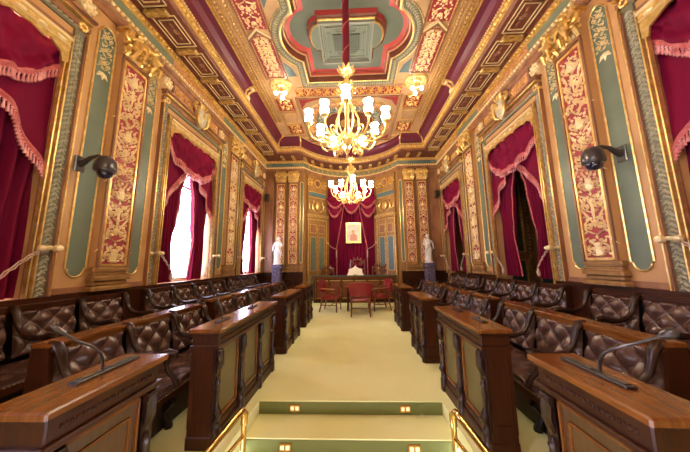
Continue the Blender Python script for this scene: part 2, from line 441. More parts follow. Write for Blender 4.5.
# ceiling borders: long red arabesque panels, frames, cross band
for sg in (-1, 1):
    M = MB(); M.box(sg*1.58, sg*2.01, -2.5, 4.30, ZC-.006, ZC+.01); M.build('ceiling_panel', 'panel_red', ce)
    M = MB(); M.box(sg*1.58, sg*2.01, 4.45, 5.58, ZC-.006, ZC+.01); M.build('ceiling_panel', 'panel_red', ce)
    M = MB(lambda a, b, h, sg=sg: (sg*1.795+a, b, ZC-.006-h)); arabesque(M, .43, 4.9, .28, .02, False, y0=-.6)
    M.build('ceiling_scrollwork', 'pale_gold', ce)
    M = MB(lambda a, b, h, sg=sg: (sg*1.795+a, b, ZC-.006-h)); arabesque(M, .43, 1.1, .2, .02, False, y0=4.47)
    arabesque(M, .40, 1.1, .22, .02, False, y0=4.5)
    M.build('ceiling_scrollwork', 'pale_gold', ce)
    M = MB(); beadrow(M, (sg*1.565, -1, ZC-.01), (sg*1.565, 5.6, ZC-.01), .05, .012, 5, 3); beadrow(M, (sg*2.03, -1, ZC-.01), (sg*2.03, 5.6, ZC-.01), .05, .012, 5, 3); M.build('bead_moulding', 'gold', ce)
    M = MB()
    for x in (1.54, 2.05): M.box(sg*x-.016, sg*x+.016, -2.5, 5.66, ZC-.035, ZC+.01)
    M.box(sg*1.54, sg*2.05, 5.6, 5.64, ZC-.03, ZC+.01)
    M.build('panel_frame', 'umber', ce)
    for q, m_ in ((4.50, 'umber'), (4.44, 'pale_gold')):
        M = MB()
        for e in (0, 1):
            xa_, xb_ = sg*(1.56+.235*e), sg*(1.56+.235+.235*e); ya_, yb_ = q-.2*e, q-.2*(1-e)
            M.loft([[(xa_, ya_, ZC+.0), (xa_, ya_, ZC-.05), (xa_, ya_+.05, ZC-.05), (xa_, ya_+.05, ZC)], [(xb_, yb_, ZC+.0), (xb_, yb_, ZC-.05), (xb_, yb_+.05, ZC-.05), (xb_, yb_+.05, ZC)]])
        M.build('chevron', m_, ce)
    M = MB()
    M.box(sg*2.40, sg*2.43, YB+.4, 7.6, ZC-.03, ZC+.01); M.box(sg*2.27, sg*2.28, YB+.4, 7.6, ZC-.03, ZC+.01)
    M.box(sg*2.2, sg*2.21, YB+.4, 7.6, ZC-.02, ZC+.01); M.box(sg*2.12, sg*2.128, YB+.4, 7.6, ZC-.02, ZC+.01)
    M.build('ceiling_moulding', 'old_gold', ce)
    M = MB(); beadrow(M, (sg*2.34, -1, ZC-.015), (sg*2.34, 7.6, ZC-.015), .085, .03, 6, 4); M.build('bead_moulding', 'gold', ce)
    M = MB(); M.prism([(sg*1.50, 3.2), (sg*1.50, 3.9), (sg*1.38, 3.72), (sg*1.25, 3.2)], ZC-.005, ZC+.01, 'z')
    M.prism([(sg*1.50, 5.6), (sg*1.50, 5.15), (sg*1.34, 5.35), (sg*1.27, 5.6)], ZC-.005, ZC+.01, 'z'); M.build('spandrel', 'blue_green', ce)
# cross band of red with gold leaves
M = MB(); M.box(-1.45, 1.45, 6.04, 6.36, ZC-.006, ZC+.01); M.build('ceiling_panel', 'panel_red', ce)
M = MB(lambda a, b, h: (b, 6.20+a, ZC-.006-h)); arabesque(M, .32, 2.9, .24, .035, False, y0=-1.45); M.build('ceiling_scrollwork', 'gold', ce)
M = MB(); M.box(-1.47, 1.47, 6.0, 6.04, ZC-.03, ZC); M.box(-1.47, 1.47, 6.36, 6.4, ZC-.03, ZC); M.build('panel_frame', 'tan_ceiling', ce)
# second, oval panel over the far chandelier
def oval(rx, ry, n=40, cy=7.78):
    P = []
    for i in range(n):
        t = 2*PI*i/n; c, s_ = cos(t), sin(t)
        P.append((rx*math.copysign(abs(c)**.75, c), cy+ry*math.copysign(abs(s_)**.75, s_)))
    return P
for nm, m, a, za, b, zb in (('oval_moulding','gold',1.45,.0,1.4,.03),('oval_field','panel_pink',1.4,.006,1.12,.006),('oval_moulding','old_gold',1.12,.03,1.07,.03),
                            ('oval_field','blue_green',1.07,.008,.8,.008),('oval_moulding','gold',.8,.025,.76,.025),('oval_field','soffit_brown',.76,.008,.3,.008),('oval_moulding','gold',.3,.03,.05,.05)):
    M = MB(); k = 1.22/1.45; stripwall(M, oval(a, a*k), ZC-za, oval(b, b*k), ZC-zb); M.build(nm, m, ce, True)
of, OL = pathat(oval(1.26, 1.06)); M = MB(lambda a, b, h: (*of(b, a), ZC-.006-h)); arabesque(M, .25, OL, .3, .02, False); M.build('ceiling_scrollwork', 'gold', ce)
of2, OL2 = pathat(oval(.93, .78)); M = MB(lambda a, b, h: (*of2(b, a), ZC-.008-h)); arabesque(M, .24, OL2, .24, .02, False); M.build('ceiling_scrollwork', 'silver_leaf', ce)
for sg in (-1, 1):
    for yy in (6.72, 8.1):
        M = MB(); M.box(sg*1.62, sg*2.1, yy-.28, yy+.28, ZC-.006, ZC+.01); M.build('ceiling_panel', 'panel_red', ce)
        M = MB(lambda a, b, h, sg=sg, yy=yy: (sg*1.86+a, yy+b, ZC-.006-h)); arabesque(M, .46, .54, .27, .02, False, y0=-.27); M.build('ceiling_scrollwork', 'gold', ce)
        M = MB(); rf = .03
        M.box(sg*1.6, sg*2.13, yy-.31, yy-.28, ZC-.025, ZC); M.box(sg*1.6, sg*2.13, yy+.28, yy+.31, ZC-.025, ZC)
        M.box(sg*1.6, sg*1.63, yy-.28, yy+.28, ZC-.025, ZC); M.box(sg*2.1, sg*2.13, yy-.28, yy+.28, ZC-.025, ZC); M.build('panel_frame', 'old_gold', ce)
M = MB()
for q, w_ in ((1.52, .02), (1.47, .008)): rectframe(M, q, 7.8-q*.92, 7.8+q*.80, w_, ZC-.025, ZC)
M.build('oval_frame', 'umber', ce)
M = MB()
for sx_ in (-1, 1):
    for (ya_, yb_) in ((6.50, 6.95), (8.55, 8.92)):
        e = -1 if ya_ < 7 else 1; yo = ya_ if e < 0 else yb_; yi = yb_ if e < 0 else ya_
        M.prism([(sx_*1.43, yo), (sx_*.85, yo), (sx_*1.25, (yo*1.3+yi*.7)/2), (sx_*1.43, yi)], ZC-.006, ZC+.01, 'z')
M.build('spandrel', 'panel_red', ce)
M = MB()
for sg in (-1, 1):
    beadrow(M, (sg*2.18, -1, ZC-.01), (sg*2.18, 8.4, ZC-.01), .07, .017, 5, 3)
    M.box(sg*1.66, sg*2.10, 7.15, 7.17, ZC-.02, ZC); M.box(sg*1.66, sg*2.10, 7.66, 7.68, ZC-.02, ZC); M.box(sg*1.66, sg*1.68, 7.17, 7.66, ZC-.02, ZC); M.box(sg*2.08, sg*2.1, 7.17, 7.66, ZC-.02, ZC)
M.build('bead_moulding', 'gold', ce)
for i in range(9):
    t_ = -.8+1.6*i/8; x, y = arcpt(t_, 1.18); M = MB(lambda a, b, h, x=x, y=y: (x+a, y+b, ZC-.003-h))
    for k in (-.6, 0, .6): leaf(M, 0, -.1, .2, .03, PI/2+k, .02)
    M.build('ceiling_leaf', 'gold', ce)
# gilded medallions with three spot bulbs
for sg, nm in ((-1, 'left'), (1, 'right')):
    t = thing('ceiling_light', 'three bright bulbs under the round gilt medallion on the %s of the ceiling' % nm, 'ceiling light', (sg*1.76, 5.9, ZC), 'ceiling bulb clusters')
    M = MB(); M.lathe([(.30, 0), (.30, -.03), (.26, -.05), (.22, -.025), (.16, -.03), (.14, -.06), (.05, -.09), (.03, -.2), (.0, -.2)], (sg*1.76, 5.9, ZC), 28)
    M.build('medallion', 'old_gold', t, True)
    M = MB(lambda a, b, h, sg=sg: (sg*1.76+a, 5.9+b, ZC-.03-h))
    for k in range(12): leaf(M, .15*cos(k*PI/6), .15*sin(k*PI/6), .07, .02, k*PI/6, .02)
    M.build('leaf_ring', 'pale_gold', t)
    for k in range(3):
        a = k*2*PI/3+PI/2; c = (sg*1.76+.13*cos(a), 5.9+.13*sin(a), ZC-.27)
        M = MB(); M.tube([(sg*1.76, 5.9, ZC-.18), (sg*1.76+.07*cos(a), 5.9+.07*sin(a), ZC-.22), (c[0], c[1], c[2]+.04)], .012); h_ = M.build('arm', 'gold', t)
        M = MB(); M.ball(c, .045, 12, 8); M.build('bulb', 'spot_bulb', t, True)

# ------------------------------------------------------------------ entablature (profile d from wall, z) swept along side walls and the apse
def sweep(M, prof, end=True, side=True):
    for (d0, z0), (d1, z1) in zip(prof, prof[1:]):
        for sg in (-1, 1):
            if side:
                q = [(sg*(W-d0), YB, z0), (sg*(W-d0), YE-d0, z0), (sg*(W-d1), YE-d1, z1), (sg*(W-d1), YB, z1)]
                M.f.append([M.pt(p) for p in q])
            if end:
                q = [(sg*(W-d0), YE-d0, z0), (sg*AX, YE-d0, z0), (sg*AX, YE-d1, z1), (sg*(W-d1), YE-d1, z1)]
                M.f.append([M.pt(p) for p in q])
        if end:
            M.grid(lambda u, v: (arcpt(2*u-1)[0], arcpt(2*u-1)[1]-(d0+(d1-d0)*v), z0+(z1-z0)*v), 32, 1)
def band(name, m, prof, par=None, lab=None, **k):
    M = MB(); sweep(M, prof, **k); o = M.build(name, m, par, True)
    if lab: struct(o, lab, 'cornice')
    return o
t1 = band('trim_1', 'umber', [(0, 5.08), (.03, 5.08), (.035, 5.16), (.06, 5.18), (.06, 5.22), (.075, 5.24)], lab='brown architrave moulding around the top of the walls')
band('frieze_edge', 'old_gold', [(.075, 5.24), (.08, 5.30), (.09, 5.31)], t1)
t2 = band('trim_2', 'frieze_green', [(.09, 5.31), (.09, 5.455)], lab='green frieze with gilt scroll sections below the cornice')
band('frieze_edge', 'gold', [(.09, 5.455), (.115, 5.465), (.12, 5.53), (.15, 5.54)], t2)
t3 = band('trim_3', 'soffit_brown', [(.15, 5.54), (.155, 5.575), (.2, 5.58), (.70, 5.58), (.72, 5.60)], lab='deep brown cornice soffit with gilt corbels and coffers')
band('corona', 'umber', [(.72, 5.60), (.735, 5.60), (.735, 5.65)], t3)
band('crown', 'old_gold', [(.735, 5.65), (.745, 5.67), (.75, 5.80), (.77, 5.81), (.77, 5.835), (.755, 5.84)], t3)
t4 = band('trim_4', 'oxblood', [(.755, 5.84), (.75, 5.93), (.775, 6.03), (.85, 6.11), (.96, 6.15)], lab='glossy dark purple cove between cornice and ceiling')
band('cove_edge', 'gold', [(.96, 6.15), (.965, 6.135), (1.0, 6.135), (1.005, 6.15)], t4)
# beads and eggs
def beads_all(name, m, d, z, step, r, par, y0=1.5, rz=None):
    M = MB()
    for sg in (-1, 1):
        beadrow(M, (sg*(W-d), y0, z), (sg*(W-d), YE-d, z), step, r)
        beadrow(M, (sg*(W-d), YE-d, z), (sg*AX, YE-d, z), step, r)
    n = int(4.4/step)
    for i in range(n):
        x, y = arcpt(2*(i+.5)/n-1, d); M.ball((x, y, z), r, 6, 4)
    return M.build(name, m, par, True)
beads_all('bead_moulding', 'pale_gold', .085, 5.272, .08, .031, t1)
beads_all('bead_moulding', 'gold', .135, 5.505, .07, .03, t2)
beads_all('egg_moulding', 'gold', .745, 5.735, .085, .042, t3)
beads_all('dentil_moulding', 'pale_gold', .77, 5.83, .05, .014, t3)
# gilt scroll sections in the frieze above the windows
M = MB(); M2 = MB()
for sg in (-1, 1):
    for c in WC[1:]:
        M.box(sg*(W-.088), sg*(W-.096), c-.95, c+.95, 5.315, 5.45)
        M2.fn = lambda a, b, h, sg=sg, c=c: (sg*(W-.096-h), c+b, 5.383+a)
        arabesque(M2, .13, 1.86, .17, .025, False, y0=-.93)
for sg in (-1, 1):
    M2.fn = lambda a, b, h: (*arcpt(b, .1+h), 5.383+a)
M.build('frieze_ground', 'panel_pink', t2); M2.build('frieze_scrollwork', 'gold', t2)
M = MB(lambda a, b, h: (*arcpt(b/2., .1+h), 5.383+a)); arabesque(M, .13, 3.6, .2, .03, False, y0=-1.8); M.build('frieze_scrollwork', 'gold', t2)
M = MB()
for sg in (-1, 1): M.box(sg*2.28, sg*3.15, YE-.1, YE-.09, 5.33, 5.435)
M.build('frieze_ground', 'blue_green', t2)
# corbels with scroll fronts and framed coffers between them
def corbel():
    M = MB()   # local: wall at y=0, projects to -y, top at z=0
    P = [(-.20, 0), (-.56, 0), (-.58, -.04), (-.54, -.07), (-.46, -.06), (-.38, -.045), (-.30, -.055), (-.24, -.085), (-.205, -.06)]
    M.prism([(y, z) for y, z in P], -.036, .036, 'x')
    for sg in (-1, 1): M.tube([(sg*.03, -.54, -.05), (sg*.055, -.45, -.04), (sg*.04, -.34, -.045), (sg*.06, -.26, -.05)], [.03, .018, .015, .024], 5)
    M.lathe([(.0, -.05), (.04, -.05), (.04, .05), (0, .05)], (0, -.55, -.045), 10, 'x')
    M.tube([(0, -.56, -.07), (0, -.45, -.085), (0, -.34, -.06)], [.02, .028, .01], 6)
    for k in range(4): M.ball((0, -.54+.07*k, -.075+.008*k), (.03, .03, .02), 6, 4)
    return M
def panel_bm():
    M = MB()
    for (a, b, c, d, e) in ((-.30, .30, -.63, -.24, .011), (-.235, .235, -.565, -.305, .009)):
        M.box(a, b, c, c+e, -.02, 0); M.box(a, b, d-e, d, -.02, 0); M.box(a, a+e, c, d, -.02, 0); M.box(b-e, b, c, d, -.02, 0)
    return M
def rosette_bm():
    M = MB(lambda a, b, h: (a, -.45+b, -h))
    for k in range(8): leaf(M, 0, 0, .08, .016, k*PI/4, .015)
    for sg in (-1, 1):
        leaf(M, sg*.06, 0, .13, .028, 0 if sg > 0 else PI, .015); dome(M, sg*.15, 0, .018, .015)
    return M
c0 = corbel().build('corbel', 'old_gold', t3, True); p0 = panel_bm().build('soffit_panel', 'pale_gold', t3); r0 = rosette_bm().build('soffit_rosette', 'umber', p0)
rim = MB()
spots = []
for sg in (-1, 1):
    for i in range(13):
        y = .36+.755*i
        if y < 9.2: spots.append((sg*W, y, PI/2 if sg < 0 else -PI/2))
for i in range(11):
    t = -.92+1.84*i/10; x, y = arcpt(t); spots.append((x, y, 0))
for sg in (-1, 1): spots.append((sg*2.2, YE, 0)); spots.append((sg*2.62, YE, 0))
first = True
for (x, y, r) in spots:
    o = c0 if first else c0.copy()
    if not first: COL.objects.link(o)
    o.parent = t3; o.location = (x, y, 5.58); o.rotation_euler = (0, 0, r); first = False
first = True
for (x, y, r) in spots[:-15]:
    if y+.375 > 9.0: continue
    o = p0 if first else p0.copy()
    if not first:
        COL.objects.link(o); rr = r0.copy(); COL.objects.link(rr); rr.parent = o
    o.parent = t3; o.location = (x, y+.3775, 5.58); o.rotation_euler = (0, 0, r); first = False
# gilt ribs crossing the purple cove
for sg in (-1, 1):
    for yy in (2.6, 5.95):
        for dd in (-.09, .09):
            M = MB(); P = [(.75, 5.84), (.74, 5.95), (.755, 6.04), (.85, 6.11), (.96, 6.14)]
            M.tube([(sg*(W-d-.015), yy+dd*(1-.3*(z-5.84)/.3), z-.015) for d, z in P], [.035, .028, .028, .03, .04], 6); M.build('cove_rib', 'gold', t4, True)
        M = MB(); M.ball((sg*(W-.79), yy, 5.86), (.05, .09, .06)); M.ball((sg*(W-.9), yy, 6.1), (.05, .09, .05)); M.build('cove_boss', 'pale_gold', t4, True)
    M = MB(); M.tube([(sg*(W-d-.02), YE-d-.02, z-.01) for d, z in [(.75, 5.84), (.74, 5.95), (.755, 6.04), (.85, 6.11), (.96, 6.14)]], .035); M.build('cove_rib', 'gold', t4, True)
    M = MB(); M.tube([(sg*(AX), YE-d-.02, z-.01) for d, z in [(.75, 5.84), (.74, 5.95), (.755, 6.04), (.85, 6.11), (.96, 6.14)]], .03); M.build('cove_rib', 'gold', t4, True)

# ------------------------------------------------------------------ pilasters (local: x along wall, -y into the room)
def wallmap(dy): return lambda a, b, h: (a, -dy-h, b)
def stadium(cx, w, z0, z1, n=8, notch=True):
    r = w/2*.78; P = []
    for i in range(n+1): t = PI+PI*i/n; P.append((cx+r*cos(t), z0+r+r*sin(t)))
    P += [(cx+w/2, z0+r+.02), (cx+w/2, z1-r-.02)]
    for i in range(n+1): t = PI*i/n; P.append((cx+r*cos(t), z1-r+r*sin(t)))
    P += [(cx-w/2, z1-r-.02), (cx-w/2, z0+r+.02)]
    return P
def cherub(M, x, y, z, s, sg):
    M.tube([(x, y, z), (x, y-.02*s, z+.16*s), (x, y, z+.27*s)], [.08*s, .09*s, .05*s], 8)
    M.ball((x, y-.03*s, z+.36*s), (.065*s, .065*s, .075*s), 8, 6)
    M.ball((x, y-.01*s, z+.40*s), (.072*s, .07*s, .05*s), 8, 4)
    M.tube([(x+sg*.07*s, y, z+.24*s), (x+sg*.17*s, y-.06*s, z+.2*s), (x+sg*.22*s, y-.05*s, z+.32*s)], [.035*s, .03*s, .022*s], 6)
    M.tube([(x-sg*.07*s, y, z+.24*s), (x-sg*.15*s, y-.08*s, z+.14*s), (x-sg*.2*s, y-.06*s, z+.02*s)], [.035*s, .03*s, .022*s], 6)
    M.tube([(x+.04*s, y, z+.02*s), (x+.09*s, y-.12*s, z-.04*s), (x+.08*s, y-.08*s, z-.2*s)], [.055*s, .045*s, .025*s], 6)
    M.tube([(x-.04*s, y, z+.02*s), (x-.07*s, y-.1*s, z-.08*s), (x-.1*s, y-.04*s, z-.22*s)], [.055*s, .045*s, .025*s], 6)
    for k in (-1, 1):
        M.tube([(x+k*.04*s, y+.03*s, z+.22*s), (x+k*.15*s, y+.04*s, z+.36*s), (x+k*.2*s, y+.05*s, z+.5*s)], [.03*s, .045*s, .01*s], 5)
def pilaster(name, label, group, hw, ph, greens, z0=1.17):
    t = thing(name, label, 'pilaster', (0, 0, 0), group)
    d = .09
    if greens:
        M = MB(); M.box(-.645, .645, -.02, 0, z0, 1.24); M.box(-.645, .645, -.03, 0, z0, 1.19); M.build('base_board', 'umber', t)
        for cx in (-.40, .40):
            P = stadium(cx, .24, 1.36, 4.92); M = MB(); M.prism(P, -.008, 0); M.build('green_panel', 'green_paint', t)
            M = MB(); M.tube([(a, -.012, b) for a, b in P+[P[0]]], .012, 5); M.build('gilt_border', 'gold', t)
            M = MB(wallmap(.008)); arabesque(M, .17, .62, .2, .025, False, cx=cx, y0=4.25); [leaf(M, cx, 4.22-.0*k, .13, .03, -PI/2+k, .02) for k in (-.7, 0, .7)]
            M.build('green_panel_scrollwork', 'pale_gold' , t)
    M = MB()   # shaft with raised frame
    M.box(-hw, hw, -d, 0, 1.3 if greens else z0+.2, 4.72)
    M.build('shaft', 'tan' if greens else 'ochre_wood', t)
    M = MB()
    for i, (zz, e) in enumerate(((z0, .05), (z0+.075, .02), (z0+.13, .045), (z0+.20, .012), (z0+.255, .028))):
        M.bbox(-hw-e, hw+e, -d-e, 0, zz, zz+(.06 if i % 2 == 0 else .05), .02)
    M.build('base_moulding', 'ochre_wood', t)
    M = MB(); M.box(-ph, ph, -d-.004, -d, 1.52, 4.56); M.build('red_panel', 'panel_red', t)
    M = MB()
    for a in (-1, 1): M.box(a*(ph+.012)-.014, a*(ph+.012)+.014, -d-.022, -d, 1.5, 4.58); 
    M.box(-ph, ph, -d-.022, -d, 4.555, 4.59); M.box(-ph, ph, -d-.022, -d, 1.49, 1.525); M.build('gilt_frame', 'gold', t)
    M = MB()
    for a in (-1, 1): M.box(a*(hw-.01)-.012, a*(hw-.01)+.012, -d-.03, -d, 1.47, 4.62)
    M.box(-hw, hw, -d-.035, -d, 4.62, 4.66); M.build('shaft_edge', 'umber', t)
    M = MB(wallmap(d+.004)); arabesque(M, ph*2.0, 3.0, ph*1.75, .03, True, y0=1.53); arabesque(M, ph*1.9, 2.9, ph*5.2, .026, False, y0=1.62); M.build('scrollwork', 'pale_gold', t)
    # capital
    M = MB()
    w = hw+(.02 if greens else -.01); ov = .06 if greens else .02; cs = .72 if greens else .45
    M.box(-w, w, -d-.02, 0, 4.66, 5.02); M.build('capital_block', 'tan', t)
    M = MB(wallmap(d+.03)); arabesque(M, w*1.9, .34, .17, .03, False, y0=4.67); M.build('capital_scrollwork', 'pale_gold', t)
    M = MB(); M.bbox(-w-ov, w+ov, -d-.13, 0, 5.02, 5.08, .02)
    for sg in (-1, 1):
        sp = spiral(sg*(w-.02), 4.93, .08, 1.3, PI/2, -sg); M.tube([(a, -d-.09, b) for a, b in sp], [.03]*6+[.022]*11, 6)
        cherub(M, sg*w*.62, -d-.14, 4.76, cs, sg)
    for k in range(-2, 3):
        M.tube([(k*w*.45, -d-.03, 4.66), (k*w*.47, -d-.08, 4.74), (k*w*.5, -d-.14, 4.80), (k*w*.5, -d-.15, 4.77)], [.03, .04, .025, .008], 5)
    for sg in (-1, 1):
        for (a_, b_, r_, t_) in ((.25, 4.72, .06, PI), (.95, 4.74, .055, 0), (.5, 4.98, .05, PI/2), (1.1, 4.86, .05, PI/2)):
            M.tube([(p, -d-.06, q) for p, q in spiral(sg*w*a_, b_, r_, 1.2, t_, sg, 12)], [.02]*6+[.012]*7, 5)
        M.tube([(sg*w*.1, -d-.1, 5.0), (sg*w*.5, -d-.17, 4.98), (sg*w*1.0, -d-.14, 4.90), (sg*w*1.25, -d-.05, 4.98)], [.02, .035, .03, .008], 5)
    M.ball((0, -d-.12, 4.96), (.07, .05, .09)); 
    for k in range(7): M.ball((-w+2*w*k/6, -d-.13, 4.78-.06*sin(k/6*PI)), .035, 6, 4)
    M.build('capital_figures', 'gold', t, True)
    return t
pa = pilaster('pilaster', 'near left-wall pilaster, red scrollwork panel between green strips under gilt cherubs', 'wall pilasters with red scrollwork', .235, .175, True)
pa.location = (-W, 3.46, 0); pa.rotation_euler = (0, 0, PI/2)
G = 'wall pilasters with red scrollwork'
dup(pa, (-W, 6.80, 0), PI/2, 'left-wall red and green pilaster between the two white-lit windows', G)
dup(pa, (W, 3.46, 0), -PI/2, 'near right-wall pilaster, red scrollwork panel between green strips under gilt cherubs', G)
dup(pa, (W, 6.80, 0), -PI/2, 'right-wall red and green pilaster between the second and third draped openings', G)
dup(pa, (-W, .115, 0), PI/2, 'left-wall red and green pilaster beside the camera', G)
dup(pa, (W, .115, 0), -PI/2, 'right-wall red and green pilaster beside the camera', G)
pb = pilaster('narrow_pilaster', 'narrow red scrollwork pilaster behind the left white statuette', 'narrow pilasters beside the apse', .185, .13, False)
pb.location = (-2.74, YE, 0)
G = 'narrow pilasters beside the apse'
dup(pb, (-2.25, YE, 0), 0, 'narrow red scrollwork pilaster next to the left green panelled door', G)
dup(pb, (2.74, YE, 0), 0, 'narrow red scrollwork pilaster behind the right white statuette', G)
dup(pb, (2.25, YE, 0), 0, 'narrow red scrollwork pilaster next to the right panelled door', G)
for sg in (-1, 1):
    M = MB(); P = stadium(sg*1.94, .12, 1.5, 4.7); M.prism(P, YE-.01, YE); M.build('green_strip', 'green_paint', we)
    M = MB(); M.tube([(a, YE-.015, b) for a, b in P+[P[0]]], .012, 5); M.build('green_strip_border', 'gold', we)
    M = MB(); M.box(sg*3.02, sg*W, YE-.08, YE, 1.17, 5.05); M.box(sg*3.04, sg*3.08, YE-.1, YE-.08, 1.3, 4.9); M.build('corner_pier', 'umber', we)

# ------------------------------------------------------------------ windows and draped openings
def surround(name, sash):
    t = MB(); h = HW
    # stepped casing (mesh of the structure itself)
    for (a, b, d, m) in ((h-.03, h+.05, .03, 0), (h+.16, h+.20, .06, 0)):
        for sg in (-1, 1): t.box(sg*a, sg*b, -d, .01, WZ0-.05, WZ1+(a-h)+.03)
        t.box(-b, b, -d, .01, WZ1+(a-h)*1.6, WZ1+(b-h)*1.6+.01)
    t.box(-h-.2, h+.2, -.09, 0, WZ1+.37, WZ1+.42)
    t.box(-h-.22, h+.22, -.12, 0, WZ1+.42, WZ1+.45)
    o = t.build(name, 'umber'); struct(o, 'x', 'window')
    M = MB()
    for sg in (-1, 1): M.box(sg*(h+.05), sg*(h+.165), -.03, 0, WZ0-.05, WZ1+.2)
    M.box(-h-.165, h+.165, -.03, 0, WZ1+.20, WZ1+.36); M.build('carved_band_ground', 'band_ground', o)
    M = MB(wallmap(.03))
    for sg in (-1, 1):
        x = sg*(h+.107); n = int((WZ1+.15-WZ0)/.06)
        for i in range(n):
            z = WZ0+.06*i; e = (-1)**i
            leaf(M, x-.05*e, z, .10, .018, PI/2-.8*e, .02); leaf(M, x+.045*e, z+.015, .07, .015, PI/2+.9*e, .018); leaf(M, x-.02*e, z+.03, .05, .012, PI/2-.3*e, .018)
            dome(M, x, z+.04, .016, .028, 5); leaf(M, x, z, .06, .015, PI/2+1.3*e, .02)
    n = int((2*h+.2)/.06); z = WZ1+.28
    for i in range(n):
        x = -h-.1+.06*i; e = (-1)**i
        leaf(M, x, z-.05*e, .12, .028, .75*e, .026); leaf(M, x, z+.05*e, .11, .024, -.75*e, .024); dome(M, x+.04, z, .02, .028, 5)
    M.build('carved_band', 'carved_green', o)
    M = MB()
    for sg in (-1, 1):
        for a in (h-.03, h+.02, h+.185): M.box(sg*a-.007, sg*a+.007, -.07, -.02, WZ0-.05, WZ1+(a-h)*1.2+.03)
        
        for q in range(8): M.ball((sg*(h+.107)+.04*cos(q*PI/4), -.05, WZ1+.28+.045*sin(q*PI/4)), (.022, .025, .022), 6, 4)
    M.box(-h-.03, h+.03, -.07, -.02, WZ1-.02, WZ1+.0); M.box(-h-.19, h+.19, -.105, -.02, WZ1+.355, WZ1+.37)
    M.build('gilt_lines', 'gold', o)
    if sash:
        M = MB(); y0, y1 = .235, .275
        for sg in (-1, 1): M.box(sg*(h-.06), sg*h, y0, y1, WZ0, WZ1)
        M.box(-h, h, y0, y1, WZ0, WZ0+.08); M.box(-h, h, y0, y1, WZ1-.06, WZ1); M.box(-.02, .02, y0, y1, WZ0, WZ1)
        M.box(-h, h, y0, y1, 3.2, 3.25); M.build('sash', 'plaster', o)
        M = MB(); M.box(-h+.05, h-.05, .252, .256, WZ0+.07, WZ1-.05); M.build('pane', 'window_glass', o)
    return o
wA = surround('window_1', True); wA['label'] = 'near left window almost closed by red curtains'
wA.location = (-W, WC[1], 0); wA.rotation_euler = (0, 0, PI/2)
def wdup(src, name, loc, rz, label, cat):
    o = dup(src, loc, rz, label); o.name = name; o['category'] = cat; return o
wdup(wA, 'window_2', (-W, WC[2], 0), PI/2, 'bright middle left window between tied red curtains', 'window')
wdup(wA, 'window_3', (-W, WC[3], 0), PI/2, 'bright far left window between tied red curtains', 'window')
wdup(wA, 'window_4', (-W, WC[0], 0), PI/2, 'left window behind the camera', 'window')
wB = surround('trim_5', False); wB['label'] = 'carved casing of the near right draped opening'; wB['category'] = 'casing'
wB.location = (W, WC[1], 0); wB.rotation_euler = (0, 0, -PI/2)
wdup(wB, 'trim_6', (W, WC[2], 0), -PI/2, 'carved casing of the middle right draped opening', 'casing')
wdup(wB, 'trim_7', (W, WC[3], 0), -PI/2, 'carved casing of the far right draped opening', 'casing')
wdup(wB, 'trim_8', (W, WC[0], 0), -PI/2, 'carved casing of the right opening behind the camera', 'casing')
# gallery beyond the right openings
M = MB(); M.box(4.75, 4.9, YB, YE+.3, -.2, 5.0); M.box(W+.28, 4.9, YB, YE+.3, 4.9, 5.0); M.box(W+.28, 4.9, YB-.1, YB, -.2, 5); M.box(W+.28, 4.9, YE+.3, YE+.4, -.2, 5)
wg = struct(M.build('wall_gallery', 'gallery_wood'), 'panelled gallery wall seen through the right openings')
M = MB(); M.box(W+.28, 4.9, YB, YE+.3, -.22, -.1); struct(M.build('floor_gallery', 'carpet_dark'), 'dark green gallery floor beyond the right openings', 'floor')
for c in [-1.0, .4, 1.8, 3.2, 4.6, 6.0, 7.4, 8.8]:
    for (z0, z1) in ((.2, 1.5), (1.75, 3.9)):
        M = MB(); M.box(4.72, 4.755, c-.45, c+.45, z0, z1); M.build('gallery_panel', 'gallery_green', wg)
        M = MB()
        for a in (c-.46, c+.44): M.box(4.70, 4.76, a, a+.02, z0, z1)
        M.box(4.70, 4.76, c-.46, c+.46, z0-.02, z0); M.box(4.70, 4.76, c-.46, c+.46, z1, z1+.02); M.build('gallery_gilt', 'gold', wg)
    M = MB(); beadrow(M, (4.69, c+.7, .3), (4.69, c+.7, 4.5), .09, .04); M.build('gallery_beads', 'old_gold', wg, True)

